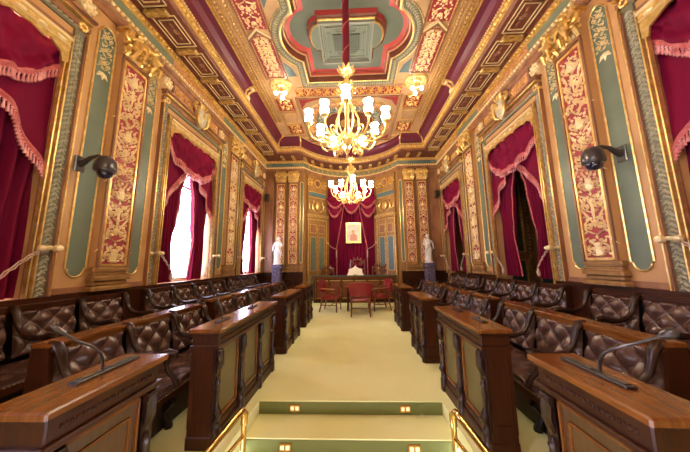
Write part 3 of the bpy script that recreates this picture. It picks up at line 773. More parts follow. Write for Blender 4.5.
# overdoor: panels, shield cartouche, corner rosettes
def overdoor():
    t = thing('overdoor_panel', '', 'overdoor ornament')
    for a in (-.8, .2):
        M = MB(); M.box(a, a+.6, -.03, 0, 4.80, 5.05); M.build('panel', 'panel_pink', t)
    M = MB(lambda a, b, h: (b, -.03-h, 4.925+a))
    arabesque(M, .23, .56, .19, .025, False, y0=-.78); M.build('scrollwork', 'gold', t)
    M = MB(lambda a, b, h: (b, -.03-h, 4.925+a)); arabesque(M, .23, .56, .19, .025, False, y0=.22); M.build('scrollwork', 'gold', t)
    M = MB()
    for a in (-1, 1):
        for x in (.185, .815): M.box(a*x-.015, a*x+.015, -.05, 0, 4.77, 5.08)
        M.box(a*.2, a*.8, -.05, 0, 4.77, 4.80); M.box(a*.2, a*.8, -.05, 0, 5.05, 5.08)
    M.build('panel_frame', 'umber', t)
    for a in (-1, 1):
        M = MB(); M.lathe([(.0, -.08), (.04, -.075), (.06, -.04), (.1, -.05), (.11, 0)], (a*.97, 0, 4.93), 12, 'y')
        for k in range(8): M.ball((a*.97+.085*cos(k*PI/4), -.05, 4.93+.085*sin(k*PI/4)), .03, 6, 4)
        M.build('rosette', 'pale_gold', t, True)
    # shield
    s = thing('shield_cartouche', '', 'cartouche')
    M = MB()
    P = [(-.13, .17), (0, .2), (.13, .17), (.15, .0), (.1, -.15), (0, -.24), (-.1, -.15), (-.15, 0)]
    M.loft([[(a*k, -d, 4.80+b*k) for a, b in P] for k, d in ((1.12, .02), (1.12, .10), (1., .14), (.85, .15), (.5, .17), (.1, .175))]); M.build('shield', 'silver_leaf', s, True)
    M = MB()
    for sg in (-1, 1):
        sp = spiral(sg*.2, 4.95, .1, 1.3, PI/2, -sg); M.tube([(a, -.12, b) for a, b in sp], [.032]*8+[.02]*9, 6)
        M.tube([(sg*.14, -.13, 5.0), (sg*.2, -.15, 4.85), (sg*.17, -.14, 4.66), (sg*.06, -.12, 4.56)], [.02, .035, .03, .02], 6)
        M.tube([(sg*.17, -.08, 4.7), (sg*.3, -.08, 4.78), (sg*.38, -.06, 4.73)], [.02, .03, .01], 6)
    for k in (-1, 0, 1): M.tube([(k*.05, -.12, 5.0), (k*.09, -.15, 5.07), (k*.12, -.13, 5.13)], [.04, .035, .01], 6)
    M.ball((0, -.17, 4.83), (.05, .03, .08)); M.build('shield_scrolls', 'gold', s, True)
    return t, s
od, sh = overdoor()
# curtains
def swagz(t):  # lower hem of the swag over t in 0..1
    return 3.39+.48*abs(2*t-1)**2.1+.02*sin(t*PI*9)
def fringe_along(M, MT, pts, drop=.10, step=.038, bw=.07):
    P = [V3(p) for p in pts]; L = [0]
    for a, b in zip(P, P[1:]): L.append(L[-1]+(b-a).length)
    # braid band following the hem
    rings = []
    for p in P: rings.append([p+Vector((0, -.012, bw)), p+Vector((0, -.028, bw*.5)), p+Vector((0, -.012, -.005)), p+Vector((0, .004, bw*.5))])
    M.loft(rings)
    n = int(L[-1]/step); j = 0
    for i in range(n):
        s = L[-1]*(i+.5)/n
        while L[j+1] < s: j += 1
        p = P[j]+(P[j+1]-P[j])*((s-L[j])/(L[j+1]-L[j]))
        w = step*.42
        MT.lathe([(w*.5, 0), (w*.9, -.012), (w*.45, -.022), (w*1.05, -drop), (0, -drop)], (p.x, p.y-.012, p.z), 5)
def valance():
    t = thing('curtain_valance', '', 'valance')
    w = HW-.01
    def sw(u, v):
        x = -w+2*w*u; zt = 4.16; zb = swagz(u); z = zt+(zb-zt)*v
        amp = .03+.05*v*sin(PI*u)
        y = -.0-.05*sin(PI*u)*v**.8-.5*amp*sin(v*13+5*abs(2*u-1))-.022*sin(u*40+v*5)-.010*sin(u*83-v*9)
        return (x, y, z)
    M = MB(); M.grid(sw, 56, 22); M.build('swag', 'velvet', t, 'all')
    Mb, Mt = MB(), MB()
    fringe_along(Mb, Mt, [Vector(sw(i/40, 1))+Vector((0, -.01, 0)) for i in range(41)])
    for sg in (-1, 1):
        # under-drape sweeping from the middle to the jamb
        def ud(u, v, sg=sg):
            x = sg*(.06+(w-.06)*u); zb = 3.48-.95*u**1.5+.025*sin(u*14); zt = 3.98
            z = zt+(zb-zt)*v
            return (x,   .05-.04*v-.03*sin(u*17+v*5)*v, z)
        M = MB(); M.grid(ud, 26, 12); M.build('side_swag', 'velvet', t, 'all')
        fringe_along(Mb, Mt, [Vector(ud(i/24, 1))+Vector((0, -.01, 0)) for i in range(25)])
    b = Mb.build('fringe_braid', 'fringe', t, True); Mt.build('tassels', 'tassel', b)
    return t
va = valance()
def drape(sg, closed=False, outer=False):
    t = thing('curtain', '', 'curtain')
    w = HW-.02 if not closed else HW+.005
    prof = [(4.05, .84), (3.4, .70), (2.9, .56), (2.35, .46), (2.0, .36), (1.75, .38), (1.2, .43), (1.17, .43)]
    if closed: prof = [(4.05, .835), (1.17, .835)]
    def wid(z):
        for (a, b), (c, d) in zip(prof, prof[1:]):
            if z >= c-1e-6:
                k = (z-c)/(a-c); k = k*k*(3-2*k); return d+(b-d)*k
        return prof[-1][1]
    def off(z): return (.02+.10*math.exp(-((z-1.98)/.35)**2)*0 + (.10 if z < 1.9 else .10*max(0, 1-(z-1.9)/1.2))) if not closed else 0.
    def s(u, v):
        z = 4.05+(1.17-4.05)*v; wd = wid(z); o = off(z)
        x = sg*(w-o-wd*u); dens = .84/max(wd, .3)
        y = .115+(.035+.02*dens*.5)*sin(u*PI*13+.8*sin(v*5))+.014*sin(u*31+v*7)
        return (x, y, z)
    M = MB(); M.grid(s, 72, 30); M.build('cloth', 'velvet', t, 'all')
    Mb = MB(); rings = []
    for j in range(0, 17):
        p = Vector(s(1, .12+.88*j/16)); rings.append([p+Vector((0, -.03, 0)), p+Vector((-sg*.012, -.015, 0)), p+Vector((sg*.015, -.01, 0))])
    Mb.loft(rings); Mb.build('edge_trim', 'fringe', t)
    return t
dl = drape(-1); dr = drape(1)
dcl = drape(-1, True); dcr = drape(1, True)
def pelmet():
    t = thing('pelmet', '', 'pelmet'); w = HW-.005; P = [(-w, 4.29), (w, 4.29), (w, 3.96), (w-.06, 3.94), (w-.08, 4.04)]
    n = 9
    for i in range(1, n):
        x = w-.08-(2*w-.16)*i/n; P += [(x+.05, 4.125), (x, 4.085 if i % 2 else 4.12)]
    P += [(-w+.08, 4.04), (-w+.06, 3.94), (-w, 3.96)]
    M = MB(); M.prism(P, -.075, -.05); M.build('board', 'gold', t)
    M = MB(); M.box(-w, w, -.10, -.075, 4.25, 4.29); M.box(-w, w, -.09, -.075, 4.17, 4.18)
    M.box(-w, w, -.05, .05, 4.27, 4.29)
    for i in range(9): M.ball((-w+.1+(2*w-.2)*i/8, -.08, 4.21), (.05, .02, .025), 8, 4)
    M.build('pelmet_moulding', 'pale_gold', t)
    return t
pe = pelmet()
def holdback(sg):
    """gilt knob on a stem fixed to the casing, with the cord that ties the curtain; sg=+1 jamb at +x"""
    t = thing('curtain_holdback', '', 'holdback'); x = sg*(HW+.11); z = 1.70
    M = MB(); M.lathe([(.03, 0), (.035, -.02), (.018, -.04), (.014, -.09), (.016, -.10), (.034, -.12), (.044, -.15), (.036, -.18), (.015, -.19), (.0, -.19)], (x, -.02, z), 12, 'y')
    M.tube([(x, -.14, z), (x-sg*.06, -.15, z+.01), (x-sg*.11, -.13, z)], [.018, .022, .012], 6)
    M.ball((x-sg*.12, -.13, z), (.035, .04, .035), 10, 6); M.build('knob', 'pale_gold', t, True)
    M = MB()
    for k in (0, .03):
        P = [(x-sg*(.12+.30*i/10), -.12+.01*i/10-.0*k, z-.02-k-.30*(i/10)**1.2) for i in range(11)]
        M.tube([(a, b+.008*sin(i*2.5+k*50), c+.008*cos(i*2.5+k*50)) for i, (a, b, c) in enumerate(P)], .007, 6)
    P = [(x-sg*.42, -.10+0*i, z-.34-.035*i) for i in range(5)]
    M.tube(P, [.012, .02, .028, .03, .02], 6)
    M.build('tie_cord', 'cord', t, True)
    return t
ha = holdback(-1); hb = holdback(1)
PN = {1: 'near', 2: 'middle', 3: 'far', 0: 'rear'}
used = set()
def put(o, loc, rz, lab, grp):
    if id(o) in used or o.name in used: return dup(o, loc, rz, lab, grp)
    used.add(o.name); o.location = loc; o.rotation_euler = (0, 0, rz); o['label'] = lab; o['group'] = grp; return o
for sgn, sn in ((-1, 'left'), (1, 'right')):
    for i in (1, 2, 3):
        loc = (sgn*W, WC[i], 0); rz = PI/2 if sgn < 0 else -PI/2
        wn = '%s %s %s' % (PN[i], sn, 'window' if sgn < 0 else 'opening')
        put(od, loc, rz, 'pink and gilt scrollwork panels with rosettes above the ' + wn, 'ornaments above the windows')
        put(sh, loc, rz, 'grey-green shield in gilt scrolls above the ' + wn, 'shields above the windows')
        put(va, loc, rz, 'crimson swag valance with pink tasselled fringe across the ' + wn, 'swag valances')
        put(pe, loc, rz, 'scalloped gilt pelmet board at the head of the ' + wn, 'gilt pelmets')
        # local x = +Y on the left wall, -Y on the right wall
        far, near = ((dr, dl) if sgn < 0 else (dl, dr))
        if i == 1: far, near = ((dcr, dcl) if sgn < 0 else (dcl, dcr))
        put(far, loc, rz, 'crimson velvet curtain on the far side of the ' + wn, 'crimson window curtains')
        put(near, loc, rz, 'crimson velvet curtain on the near side of the ' + wn, 'crimson window curtains')
        hf, hn = ((hb, ha) if sgn < 0 else (ha, hb))
        put(hf, loc, rz, 'gilt knob with tie cord at the far jamb of the ' + wn, 'gilt curtain holdbacks')
        put(hn, loc, rz, 'gilt knob with tie cord at the near jamb of the ' + wn, 'gilt curtain holdbacks')

# ------------------------------------------------------------------ apse: doors, drapery, portrait
def apse_door(sg, name, label, inset):
    # frame on the chord between two arc points
    t0, t1 = sg*.93, sg*.50
    a = Vector((*arcpt(t0, .02), 0)); b = Vector((*arcpt(t1, .02), 0)); c = (a+b)/2; u = (b-a).normalized(); w = (b-a).length/2-.02
    if sg > 0: u = -u
    nrm = Vector((u.y, -u.x, 0)); nrm = nrm if nrm.y < 0 else -nrm
    c = c+nrm*.05
    fn = lambda x, y, z: (c.x+u.x*x-nrm.x*y, c.y+u.y*x-nrm.y*y, z)   # -y = towards the room
    M = MB(fn); M.box(-w, w, -.03, .12, 0, 3.32)
    o = struct(M.build(name, 'ochre_wood', loc=(c.x, c.y, 0)), label, 'door')
    M = MB(fn)
    for a_ in (-1, 1): M.box(a_*(w-.04), a_*w, -.06, -.03, 0, 3.3)
    M.box(-w-.04, w+.04, -.10, -.03, 3.3, 3.36); M.box(-w-.06, w+.06, -.13, -.03, 3.36, 3.42); M.box(-w-.02, w+.02, -.07, -.03, 3.2, 3.25)
    M.box(-.015, .015, -.05, -.03, 0, 3.2); M.build('door_frame', 'old_gold', o)
    for k in (-1, 1):
        for (z0, z1, m) in ((.15, 1.0, inset), (1.2, 2.52, inset), (2.68, 3.02, 'umber')):
            M = MB(fn); x0, x1 = sorted((k*(.07), k*(w-.12))); M.box(x0, x1, -.034, -.02, z0, z1); M.build('inset_panel', m, o)
            M = MB(fn)
            for x in (x0, x1): M.box(x-.012, x+.012, -.045, -.03, z0-.012, z1+.012)
            M.box(x0, x1, -.045, -.03, z0-.012, z0+.01); M.box(x0, x1, -.045, -.03, z1-.01, z1+.012); M.build('panel_beading', 'old_gold', o)
    # overdoor: relief crest, blue tablet and round recess
    M = MB(fn); M.box(-w, w, -.02, .1, 3.42, 5.08); M.build('door_head', 'ochre_wood', o)
    M = MB(fn); M.ball((0, -.06, 3.78), (.14, .08, .2), 12, 8)
    for k in (-1, 1):
        M.tube([(k*.1, -.06, 3.55), (k*.26, -.08, 3.62), (k*.3, -.08, 3.82), (k*.2, -.07, 3.9)], [.04, .04, .035, .02], 6)
        M.tube([(k*.28, -.06, 3.6), (k*.42, -.06, 3.66), (k*.44, -.06, 3.85)], [.03, .03, .01], 6)
        M.ball((k*.22, -.08, 3.95), .05)
    M.build('crest', 'old_gold', o, True)
    M = MB(fn); M.box(-w+.06, w-.06, -.04, 0, 4.16, 4.34); M.build('tablet', 'blue_green', o)
    M = MB(fn); M.box(-w+.04, w-.04, -.06, -.0, 4.34, 4.37); M.box(-w+.04, w-.04, -.06, 0, 4.13, 4.16); M.build('tablet_edge', 'old_gold', o)
    M = MB(fn); M.lathe([(.0, -.03), (.12, -.035), (.13, -.02)], (0, 0, 4.75), 20, 'y'); M.build('roundel', 'umber', o)
    M = MB(fn); M.lathe([(.12, -.02), (.13, -.06), (.17, -.06), (.18, -.02), (.12, -.02)], (0, 0, 4.75), 24, 'y')
    M2 = MB(lambda a, b, h: fn(b, -.02-h, 4.75+a))
    arabesque(M2, .4, .3, .15, .03, False, y0=-.5); arabesque(M2, .4, .3, .15, .03, False, y0=.2)
    for f_ in M2.f: M.f.append([q+len(M.v) for q in f_])
    M.v += M2.v; M.build('roundel_scrolls', 'gold', o)
    # side fluted column of the door
    return o
apse_door(-1, 'door_1', 'ochre wood door with dark green panels to the left of the red drapery', 'green_paint')
apse_door(1, 'door_2', 'wood door to the right of the red drapery, blue-grey light painted into its panels', 'blue_green')  # cooler light on this side is put into the panel colour
YD = 10.55
M = MB(lambda x, y, z: (x, y, z))
M.grid(lambda u, v: (-.93+1.86*u, YD+.03*sin(u*PI*26), .1+4.35*v), 110, 2)
t = M.build('back_curtain', 'velvet', None, 'all', loc=(0, YD, .1)); tag(t, 'flat crimson curtain hanging behind the framed portrait', 'curtain')
t = thing('curtain_valance', 'three-lobed crimson swag valance with fringe crowning the end-wall drapery', 'valance', (0, YD-.3, 4.2))
Mb, Mt = MB(), MB()
M = MB(); M.grid(lambda u, v: (-.97+1.94*u, YD-.30-.06*cos(u*PI*22)*v, 4.62+.22*sin(PI*u)-(.42+.22*sin(PI*u))*v-.0), 60, 6); M.build('valance_heading', 'velvet', t, 'all')
for (cx, w_, zt, zb, y) in ((-.66, .36, 4.2, 3.75, .38), (.66, .36, 4.2, 3.75, .38), (0, .42, 4.28, 3.52, .42), (-.7, .30, 3.9, 3.38, .33), (.7, .30, 3.9, 3.38, .33)):
    def s3(u, v):
        x = cx-w_+2*w_*u; k = sin(PI*u); z = zt-(zt-zb)*(.25+.75*k)*v
        return (x, YD-y-.07*v*k-.02*sin(v*14+2*k), z)
    M = MB(); M.grid(s3, 24, 14); M.build('swag', 'velvet', t, 'all')
    fringe_along(Mb, Mt, [Vector(s3(i/20, 1))+Vector((0, -.015, 0)) for i in range(21)], .06, .045, .045)
b = Mb.build('fringe_braid', 'fringe', t, True); Mt.build('tassels', 'fringe', b)
for sg, nm in ((-1, 'left'), (1, 'right')):
    t = thing('curtain', 'crimson tied curtain with fringed edge on the %s of the framed portrait' % nm, 'curtain', (sg*.7, YD-.1, .1), 'end wall side curtains')
    def s4(u, v):
        z = 4.2-4.1*v; wd = .62*(1-v/.62)+.34*(v/.62) if v < .62 else .34+.0*(v-.62)
        if v < .5: wd = .66-.34*(v/.5)**1.2
        else: wd = .32
        x = sg*(.95-wd*u); return (x, YD-.16+.03*sin(u*PI*11), z)
    M = MB(); M.grid(s4, 50, 26); M.build('cloth', 'velvet', t, 'all')
    Mb, Mt = MB(), MB(); M = MB(); M.tube([Vector(s4(1, i/20))+Vector((0, -.03, 0)) for i in range(21)], .022, 5); M.build('edge_fringe', 'fringe', t)
    h_ = thing('curtain_holdback', 'small gilt knob with cord tying the %s end-wall curtain' % nm, 'holdback', (sg*.98, YD-.1, 2.25), 'end wall holdbacks')
    M = MB(); M.tube([(sg*1.0, YD+.05, 2.3), (sg*1.0, YD-.25, 2.3)], .015); M.ball((sg*1.0, YD-.28, 2.3), .04); M.build('knob', 'gold', h_, True)
    M = MB(); M.tube([(sg*.98, YD-.27, 2.28), (sg*.85, YD-.25, 2.14), (sg*.66, YD-.22, 2.05)], .012); M.tube([(sg*.64, YD-.22, 2.05), (sg*.64, YD-.22, 1.9), (sg*.64, YD-.22, 1.7)], [.012, .03, .02]); M.build('tie_cord', 'cord', h_)
t = thing('framed_portrait', 'pale portrait in a gilt frame hanging on the red end-wall curtain', 'picture', (.06, YD-.1, 2.35), None)
M = MB(); x0, x1, z0, z1 = -.25, .40, 2.30, 3.17
for a, b in ((x0, x0+.07), (x1-.07, x1)): M.bbox(a, b, YD-.16, YD-.09, z0, z1, .015)
M.box(x0+.07, x1-.07, YD-.16, YD-.09, z0, z0+.07); M.box(x0+.07, x1-.07, YD-.16, YD-.09, z1-.07, z1); M.build('frame', 'gold', t)
M = MB(); M.box(x0+.06, x1-.06, YD-.12, YD-.10, z0+.06, z1-.06); M.build('canvas', 'parchment', t)
M = MB(lambda a, b, h: (.07+a*.9, YD-.121-h, 2.72+b*.9))
ps = [(.17*cos(k*PI/10)*(1 if abs(cos(k*PI/10)) < .6 else 1), -.12+.13*sin(k*PI/10)) for k in range(11)]
M.prism([(-.17, -.36), (.17, -.36), (.15, -.1), (.06, -.02), (-.06, -.02), (-.15, -.1)], 0, .003, 'z'); M.build('painted_figure', 'panel_pink', t)
M = MB(lambda a, b, h: (.07+a*.9, YD-.121-h, 2.72+b*.9)); M.prism([(.07*cos(k*PI/8), .07+.09*sin(k*PI/8)) for k in range(16)], 0, .005, 'z'); M.build('painted_face', 'tan', t)

# ------------------------------------------------------------------ statuettes
def statue(name, label, x, y, z, mir):
    t = thing(name, label, 'statuette', (x, y, z), 'white statuettes on pedestals')
    fn = lambda a, b, c: (x+mir*a*1.06, y+b*1.05, z+c*.94)
    M = MB(fn)
    rings = []
    for (r, h, dx) in ((.15, 0, 0), (.16, .03, 0), (.13, .035, 0)): rings.append([(dx+r*cos(k*PI/9), r*sin(k*PI/9), h) for k in range(18)])
    M.loft(rings)
    rings = []
    for (rx, ry, h, dx) in ((.125, .11, .035, 0), (.115, .10, .15, 0), (.105, .09, .32, -.005), (.115, .095, .48, -.01), (.10, .08, .58, 0), (.085, .065, .66, .005), (.10, .075, .76, .01), (.115, .07, .84, .01), (.08, .055, .885, .01), (.035, .035, .905, .012), (.033, .035, .94, .014)):
        rings.append([(dx+(rx+.008*sin(k*5)*(h < .6))*cos(2*PI*k/24), (ry+.012*sin(k*3.4)*(h < .6))*sin(2*PI*k/24), h) for k in range(24)])
    M.loft(rings)
    M.ball((.015, -.01, 1.0), (.055, .062, .075), 12, 8); M.ball((.015, .02, 1.03), (.065, .06, .06), 12, 6); M.ball((.015, -.07, .995), (.012, .018, .02), 6, 4)
    M.tube([(.10, 0, .85), (.155, -.03, .73), (.12, -.12, .64), (.06, -.15, .68)], [.04, .035, .026, .02], 8)
    M.tube([(-.09, 0, .85), (-.15, 0, .72), (-.16, -.04, .58), (-.15, -.06, .52)], [.04, .034, .025, .02], 8)
    M.tube([(-.1, -.03, .82), (.02, -.10, .66), (.1, -.08, .5), (.13, -.04, .25)], [.02, .035, .035, .02], 6)
    M.ball((.06, -.16, .68), (.028, .03, .03), 6, 4)
    M.build('figure', 'marble', t, 'all')
    p = thing('pedestal', 'dark marble pedestal carrying the %s white statuette' % ('left' if x < 0 else 'right'), 'pedestal', (x, y, 0), 'statuette pedestals')
    M = MB(); M.bbox(x-.2, x+.2, y-.2, y+.2, 0, .18, .02); M.bbox(x-.15, x+.15, y-.15, y+.15, .18, z-.14, .015); M.build('pedestal_shaft', 'blue_marble', p)
    M = MB(); M.bbox(x-.19, x+.19, y-.19, y+.19, z-.14, z-.06, .015); M.bbox(x-.16, x+.16, y-.16, y+.16, z-.06, z, .01); M.build('pedestal_cap', 'blue_marble', p)
statue('statuette', 'white marble robed figure on the left dark pedestal before a red pilaster', -2.72, 9.1, 1.46, 1)
statue('statuette', 'white marble robed figure on the right dark pedestal before a red pilaster', 2.76, 9.1, 1.46, -1)
for sg, nm in ((-1, 'left'), (1, 'right')):
    t = thing('wall_speaker', 'small dark speaker box high on the %s corner pier' % nm, 'speaker', (sg*3.26, YE-.1, 3.95), 'corner speakers')
    M = MB(); M.bbox(sg*3.26-.08, sg*3.26+.08, YE-.26, YE-.10, 3.9, 4.18, .015); M.build('cabinet', 'speaker_brown', t)
    M = MB(); M.box(sg*3.26-.06, sg*3.26+.06, YE-.266, YE-.26, 3.93, 4.15); M.build('speaker_grille', 'black', t)
    M = MB(); M.tube([(sg*3.26, YE-.08, 4.04), (sg*3.26, YE-.12, 4.04)], .02); M.build('bracket', 'black', t)

# ------------------------------------------------------------------ dais, long table, clerk's furniture
M = MB(); M.box(-1.95, 1.95, 9.1, YE+1.2, 0, .08); struct(M.build('floor_dais', 'carpet'), 'low carpeted dais under the long table', 'floor')
t = thing('long_table', 'long carved wooden table with a green leather top on the dais', 'table', (.06, 9.45, .08))
X0, X1, Y0, Y1 = -1.46, 1.60, 9.15, 9.5
M = MB(); M.bbox(X0, X1, Y0-.03, Y1, .97, 1.03, .01); M.bbox(X0+.04, X1-.04, Y0+.01, Y1, .90, .97, .01); M.build('tabletop', 'mahogany_top', t)
M = MB(); M.box(X0+.06, X1-.06, Y0+.03, Y1-.06, 1.03, 1.036); M.box(X0-.005, X1+.005, Y0-.036, Y1-.06, 1.005, 1.034); M.build('leather_inlay', 'gallery_green', t)
M = MB(); M.box(X0+.08, X1-.08, Y0+.06, Y1-.1, .08, .9); M.box(X0+.06, X1-.06, Y0+.03, Y1-.08, .08, .2); M.build('body', 'mahogany', t)
for k in range(6):
    a = X0+.14+k*(X1-X0-.28)/6; b = X0+.14+(k+1)*(X1-X0-.28)/6
    M = MB(); M.box(a+.05, b-.05, Y0+.05, Y0+.065, .28, .82); M.build('front_panel', 'chair_wood', t)
    M = MB(lambda p, q, h: (p, Y0+.048-h, q)); arabesque(M, .3, .5, .25, .015, False, cx=(a+b)/2, y0=.3); M.build('front_panel_carving', 'chair_wood', t)
for k in range(7):
    a = X0+.14+k*(X1-X0-.28)/6; M = MB(); M.lathe([(.04, .2), (.05, .24), (.03, .3), (.045, .5), (.03, .7), (.05, .8), (.04, .88)], (a, Y0+.05, 0), 10); M.build('pilaster', 'mahogany_top', t, True)
M = MB(); M.box(X0+.1, X1-.1, Y0+.02, Y0+.06, .23, .26); M.box(X0+.1, X1-.1, Y0+.02, Y0+.06, .84, .87); M.build('gilt_line', 'old_gold', t)
# open book on slope
t = thing('open_book', 'large cream open book propped on the long table', 'book', (.12, 9.3, 1.036))
M = MB(); M.prism([(-.34, 0), (.58, 0), (.50, .10), (.47, .22), (.30, .25), (.18, .30), (.12, .36), (.06, .30), (-.06, .25), (-.23, .22), (-.26, .10)], 0, 1); M.v = [(x*.68+.04, 9.28+y*.05+(z)*.35, 1.04+z) for x, y, z in M.v]; M.build('pages', 'paper', t)
M = MB(); M.box(.04, .20, 9.27, 9.5, 1.036, 1.06); M.tube([(.12, 9.46, 1.05), (.12, 9.44, 1.3)], .02); M.build('book_rest', 'brass', t)

def carved_chair(label, x, y, w, top, grp):
    t = thing('carved_chair', label, 'chair', (x, y, .08), grp)
    for sx_ in (-1, 1):
        for yy in (-.22, .22):
            M = MB(); M.tube([(x+sx_*w*.42, y+yy, .08), (x+sx_*w*.4, y+yy, .3), (x+sx_*w*.42, y+yy, .5)], [.02, .03, .03]); M.build('leg', 'chair_wood', t)
    M = MB(); M.bbox(x-w/2, x+w/2, y-.26, y+.26, .48, .56, .02); M.build('seat', 'red_leather', t)
    M = MB()
    for sx_ in (-1, 1): M.tube([(x+sx_*w*.45, y+.24, .5), (x+sx_*w*.46, y+.27, top-.2), (x+sx_*w*.42, y+.28, top-.05)], [.025, .028, .03])
    for k in range(5):
        a = (k-2)/2
        M.tube([(x+a*w*.42, y+.28, top-.12+.1*(1-a*a)), (x+a*w*.48, y+.28, top-.04+.12*(1-a*a))], [.04, .015])
    M.tube([(x+(k/6-1)*w*.45, y+.28, top-.16+.12*sin(PI*k/12)) for k in range(13)], .028)
    for sx_ in (-1, 1):
        M.tube([(a, y+.28, b) for a, b in spiral(x+sx_*w*.2, top-.22, w*.16, 1.4, 0, sx_)], .018, 5)
    M.tube([(x-w*.44, y+.28, top-.42), (x+w*.44, y+.28, top-.42)], .022)
    M.build('openwork_back', 'chair_wood', t, True)
    M = MB(); M.bbox(x-w*.36, x+w*.36, y+.25, y+.30, .62, top-.44, .01); M.build('back_pad', 'red_leather', t)
carved_chair('tall carved openwork chair behind the open book', .22, 9.9, .62, 1.66, None)
carved_chair('low carved chair behind the table left of the red drapery', -.98, 9.8, .52, 1.36, 'low carved chairs behind the table')
carved_chair('low carved chair behind the table right of the tall chair', 1.0, 9.8, .40, 1.40, 'low carved chairs behind the table')
carved_chair('low carved chair behind the right end of the table', 1.37, 9.70, .30, 1.40, 'low carved chairs behind the table')

def armchair(label, x, y, rz):
    t = thing('armchair', label, 'chair', (0, 0, 0), 'red leather armchairs around the small table')
    # local: faces +y, back at -y
    for sx_ in (-1, 1):
        M = MB(); M.tube([(sx_*.25, .22, 0), (sx_*.25, .22, .2), (sx_*.26, .2, .42), (sx_*.27, .18, .64)], [.02, .024, .028, .022], 6); M.build('leg', 'chair_wood', t, True)
        M = MB(); M.tube([(sx_*.25, -.3, 0), (sx_*.24, -.25, .2), (sx_*.24, -.22, .42), (sx_*.27, -.27, .8)], [.02, .024, .028, .022], 6); M.build('leg', 'chair_wood', t, True)
    M = MB(); M.box(-.27, .27, -.24, .25, .36, .42); M.tube([(-.25, 0, .18), (.25, 0, .18)], .014); M.tube([(-.25, .22, .2), (-.25, -.26, .2)], .014); M.tube([(.25, .22, .2), (.25, -.26, .2)], .014); M.build('seat_rail', 'chair_wood', t)
    M = MB(); M.grid(lambda u, v: (-.28+.56*u, -.24+.5*v, .42+.07*(sin(PI*u)*sin(PI*v))**.35), 12, 12); M.box(-.28, .28, -.24, .26, .40, .425); M.build('seat_cushion', 'red_leather', t, True)
    def bk(u, v, o=0):
        a = (u-.5)*2; return (.30*a*(1+.04*v), -.29+.06*a*a-.08*v-o, .56+.32*v+.04*v*(1-a*a))
    M = MB(); R = []
    M.grid(lambda u, v: bk(u, v, .03), 16, 8); M.grid(lambda u, v: (lambda p: (p[0], p[1]+.03*sin(PI*u)**.4*sin(PI*v)**.4, p[2]))(bk(u, v, -.02)), 16, 8)
    for v in (0, 1): M.grid(lambda u, w_, v=v: bk(u, v, .03-.05*w_), 16, 1)
    for u in (0, 1): M.grid(lambda w_, v, u=u: bk(u, v, .03-.05*w_), 1, 8)
    M.build('backrest', 'red_leather', t, True)
    M = MB(); M.tube([bk(i/12, 1.02, .005) for i in range(13)], .022, 6); M.tube([bk(i/12, -.04, .005) for i in range(13)], .018, 6)
    M.tube([bk(i/12, 1, .04) for i in range(13)], .006, 4); M.build('back_frame', 'chair_wood', t, True)
    for sx_ in (-1, 1):
        M = MB(); M.tube([(sx_*.285, -.27, .70), (sx_*.31, -.12, .68), (sx_*.31, .08, .665), (sx_*.27, .2, .65), (sx_*.265, .22, .62)], [.02, .026, .03, .03, .02], 7); M.build('armrest', 'chair_wood', t, True)
        for k in range(3): 
            M = MB(); M.tube([(sx_*.26, -.12+.1*k, .41), (sx_*.30, -.12+.1*k, .67)], .01, 5); M.build('spindle', 'chair_wood', t)
    t.location = (x, y, 0); t.rotation_euler = (0, 0, rz); t.scale = (1.06, 1.06, 1.03); return t
armchair('red leather armchair seen from behind at the small table', .24, 7.5, 0)
armchair('red leather armchair turned inward at the left end of the small table', -.66, 8.15, -PI/2*1.12)
armchair('red leather armchair turned inward at the right end of the small table', .86, 8.3, PI/2*1.12)
t = thing('small_table', 'small dark wooden table between the red armchairs', 'table', (.15, 8.3, 0))
M = MB(); M.bbox(-.2, .6, 8.0, 8.62, .71, .75, .01); M.build('tabletop', 'mahogany_top', t)
M = MB(); M.box(-.15, .55, 8.05, 8.57, .62, .71); M.build('apron', 'mahogany', t)
for a in (-.14, .54):
    for b in (8.06, 8.56): M = MB(); M.lathe([(.02, 0), (.03, .1), (.022, .2), (.034, .4), (.025, .6), (.035, .71)], (a, b, 0), 8); M.build('leg', 'mahogany', t, True)

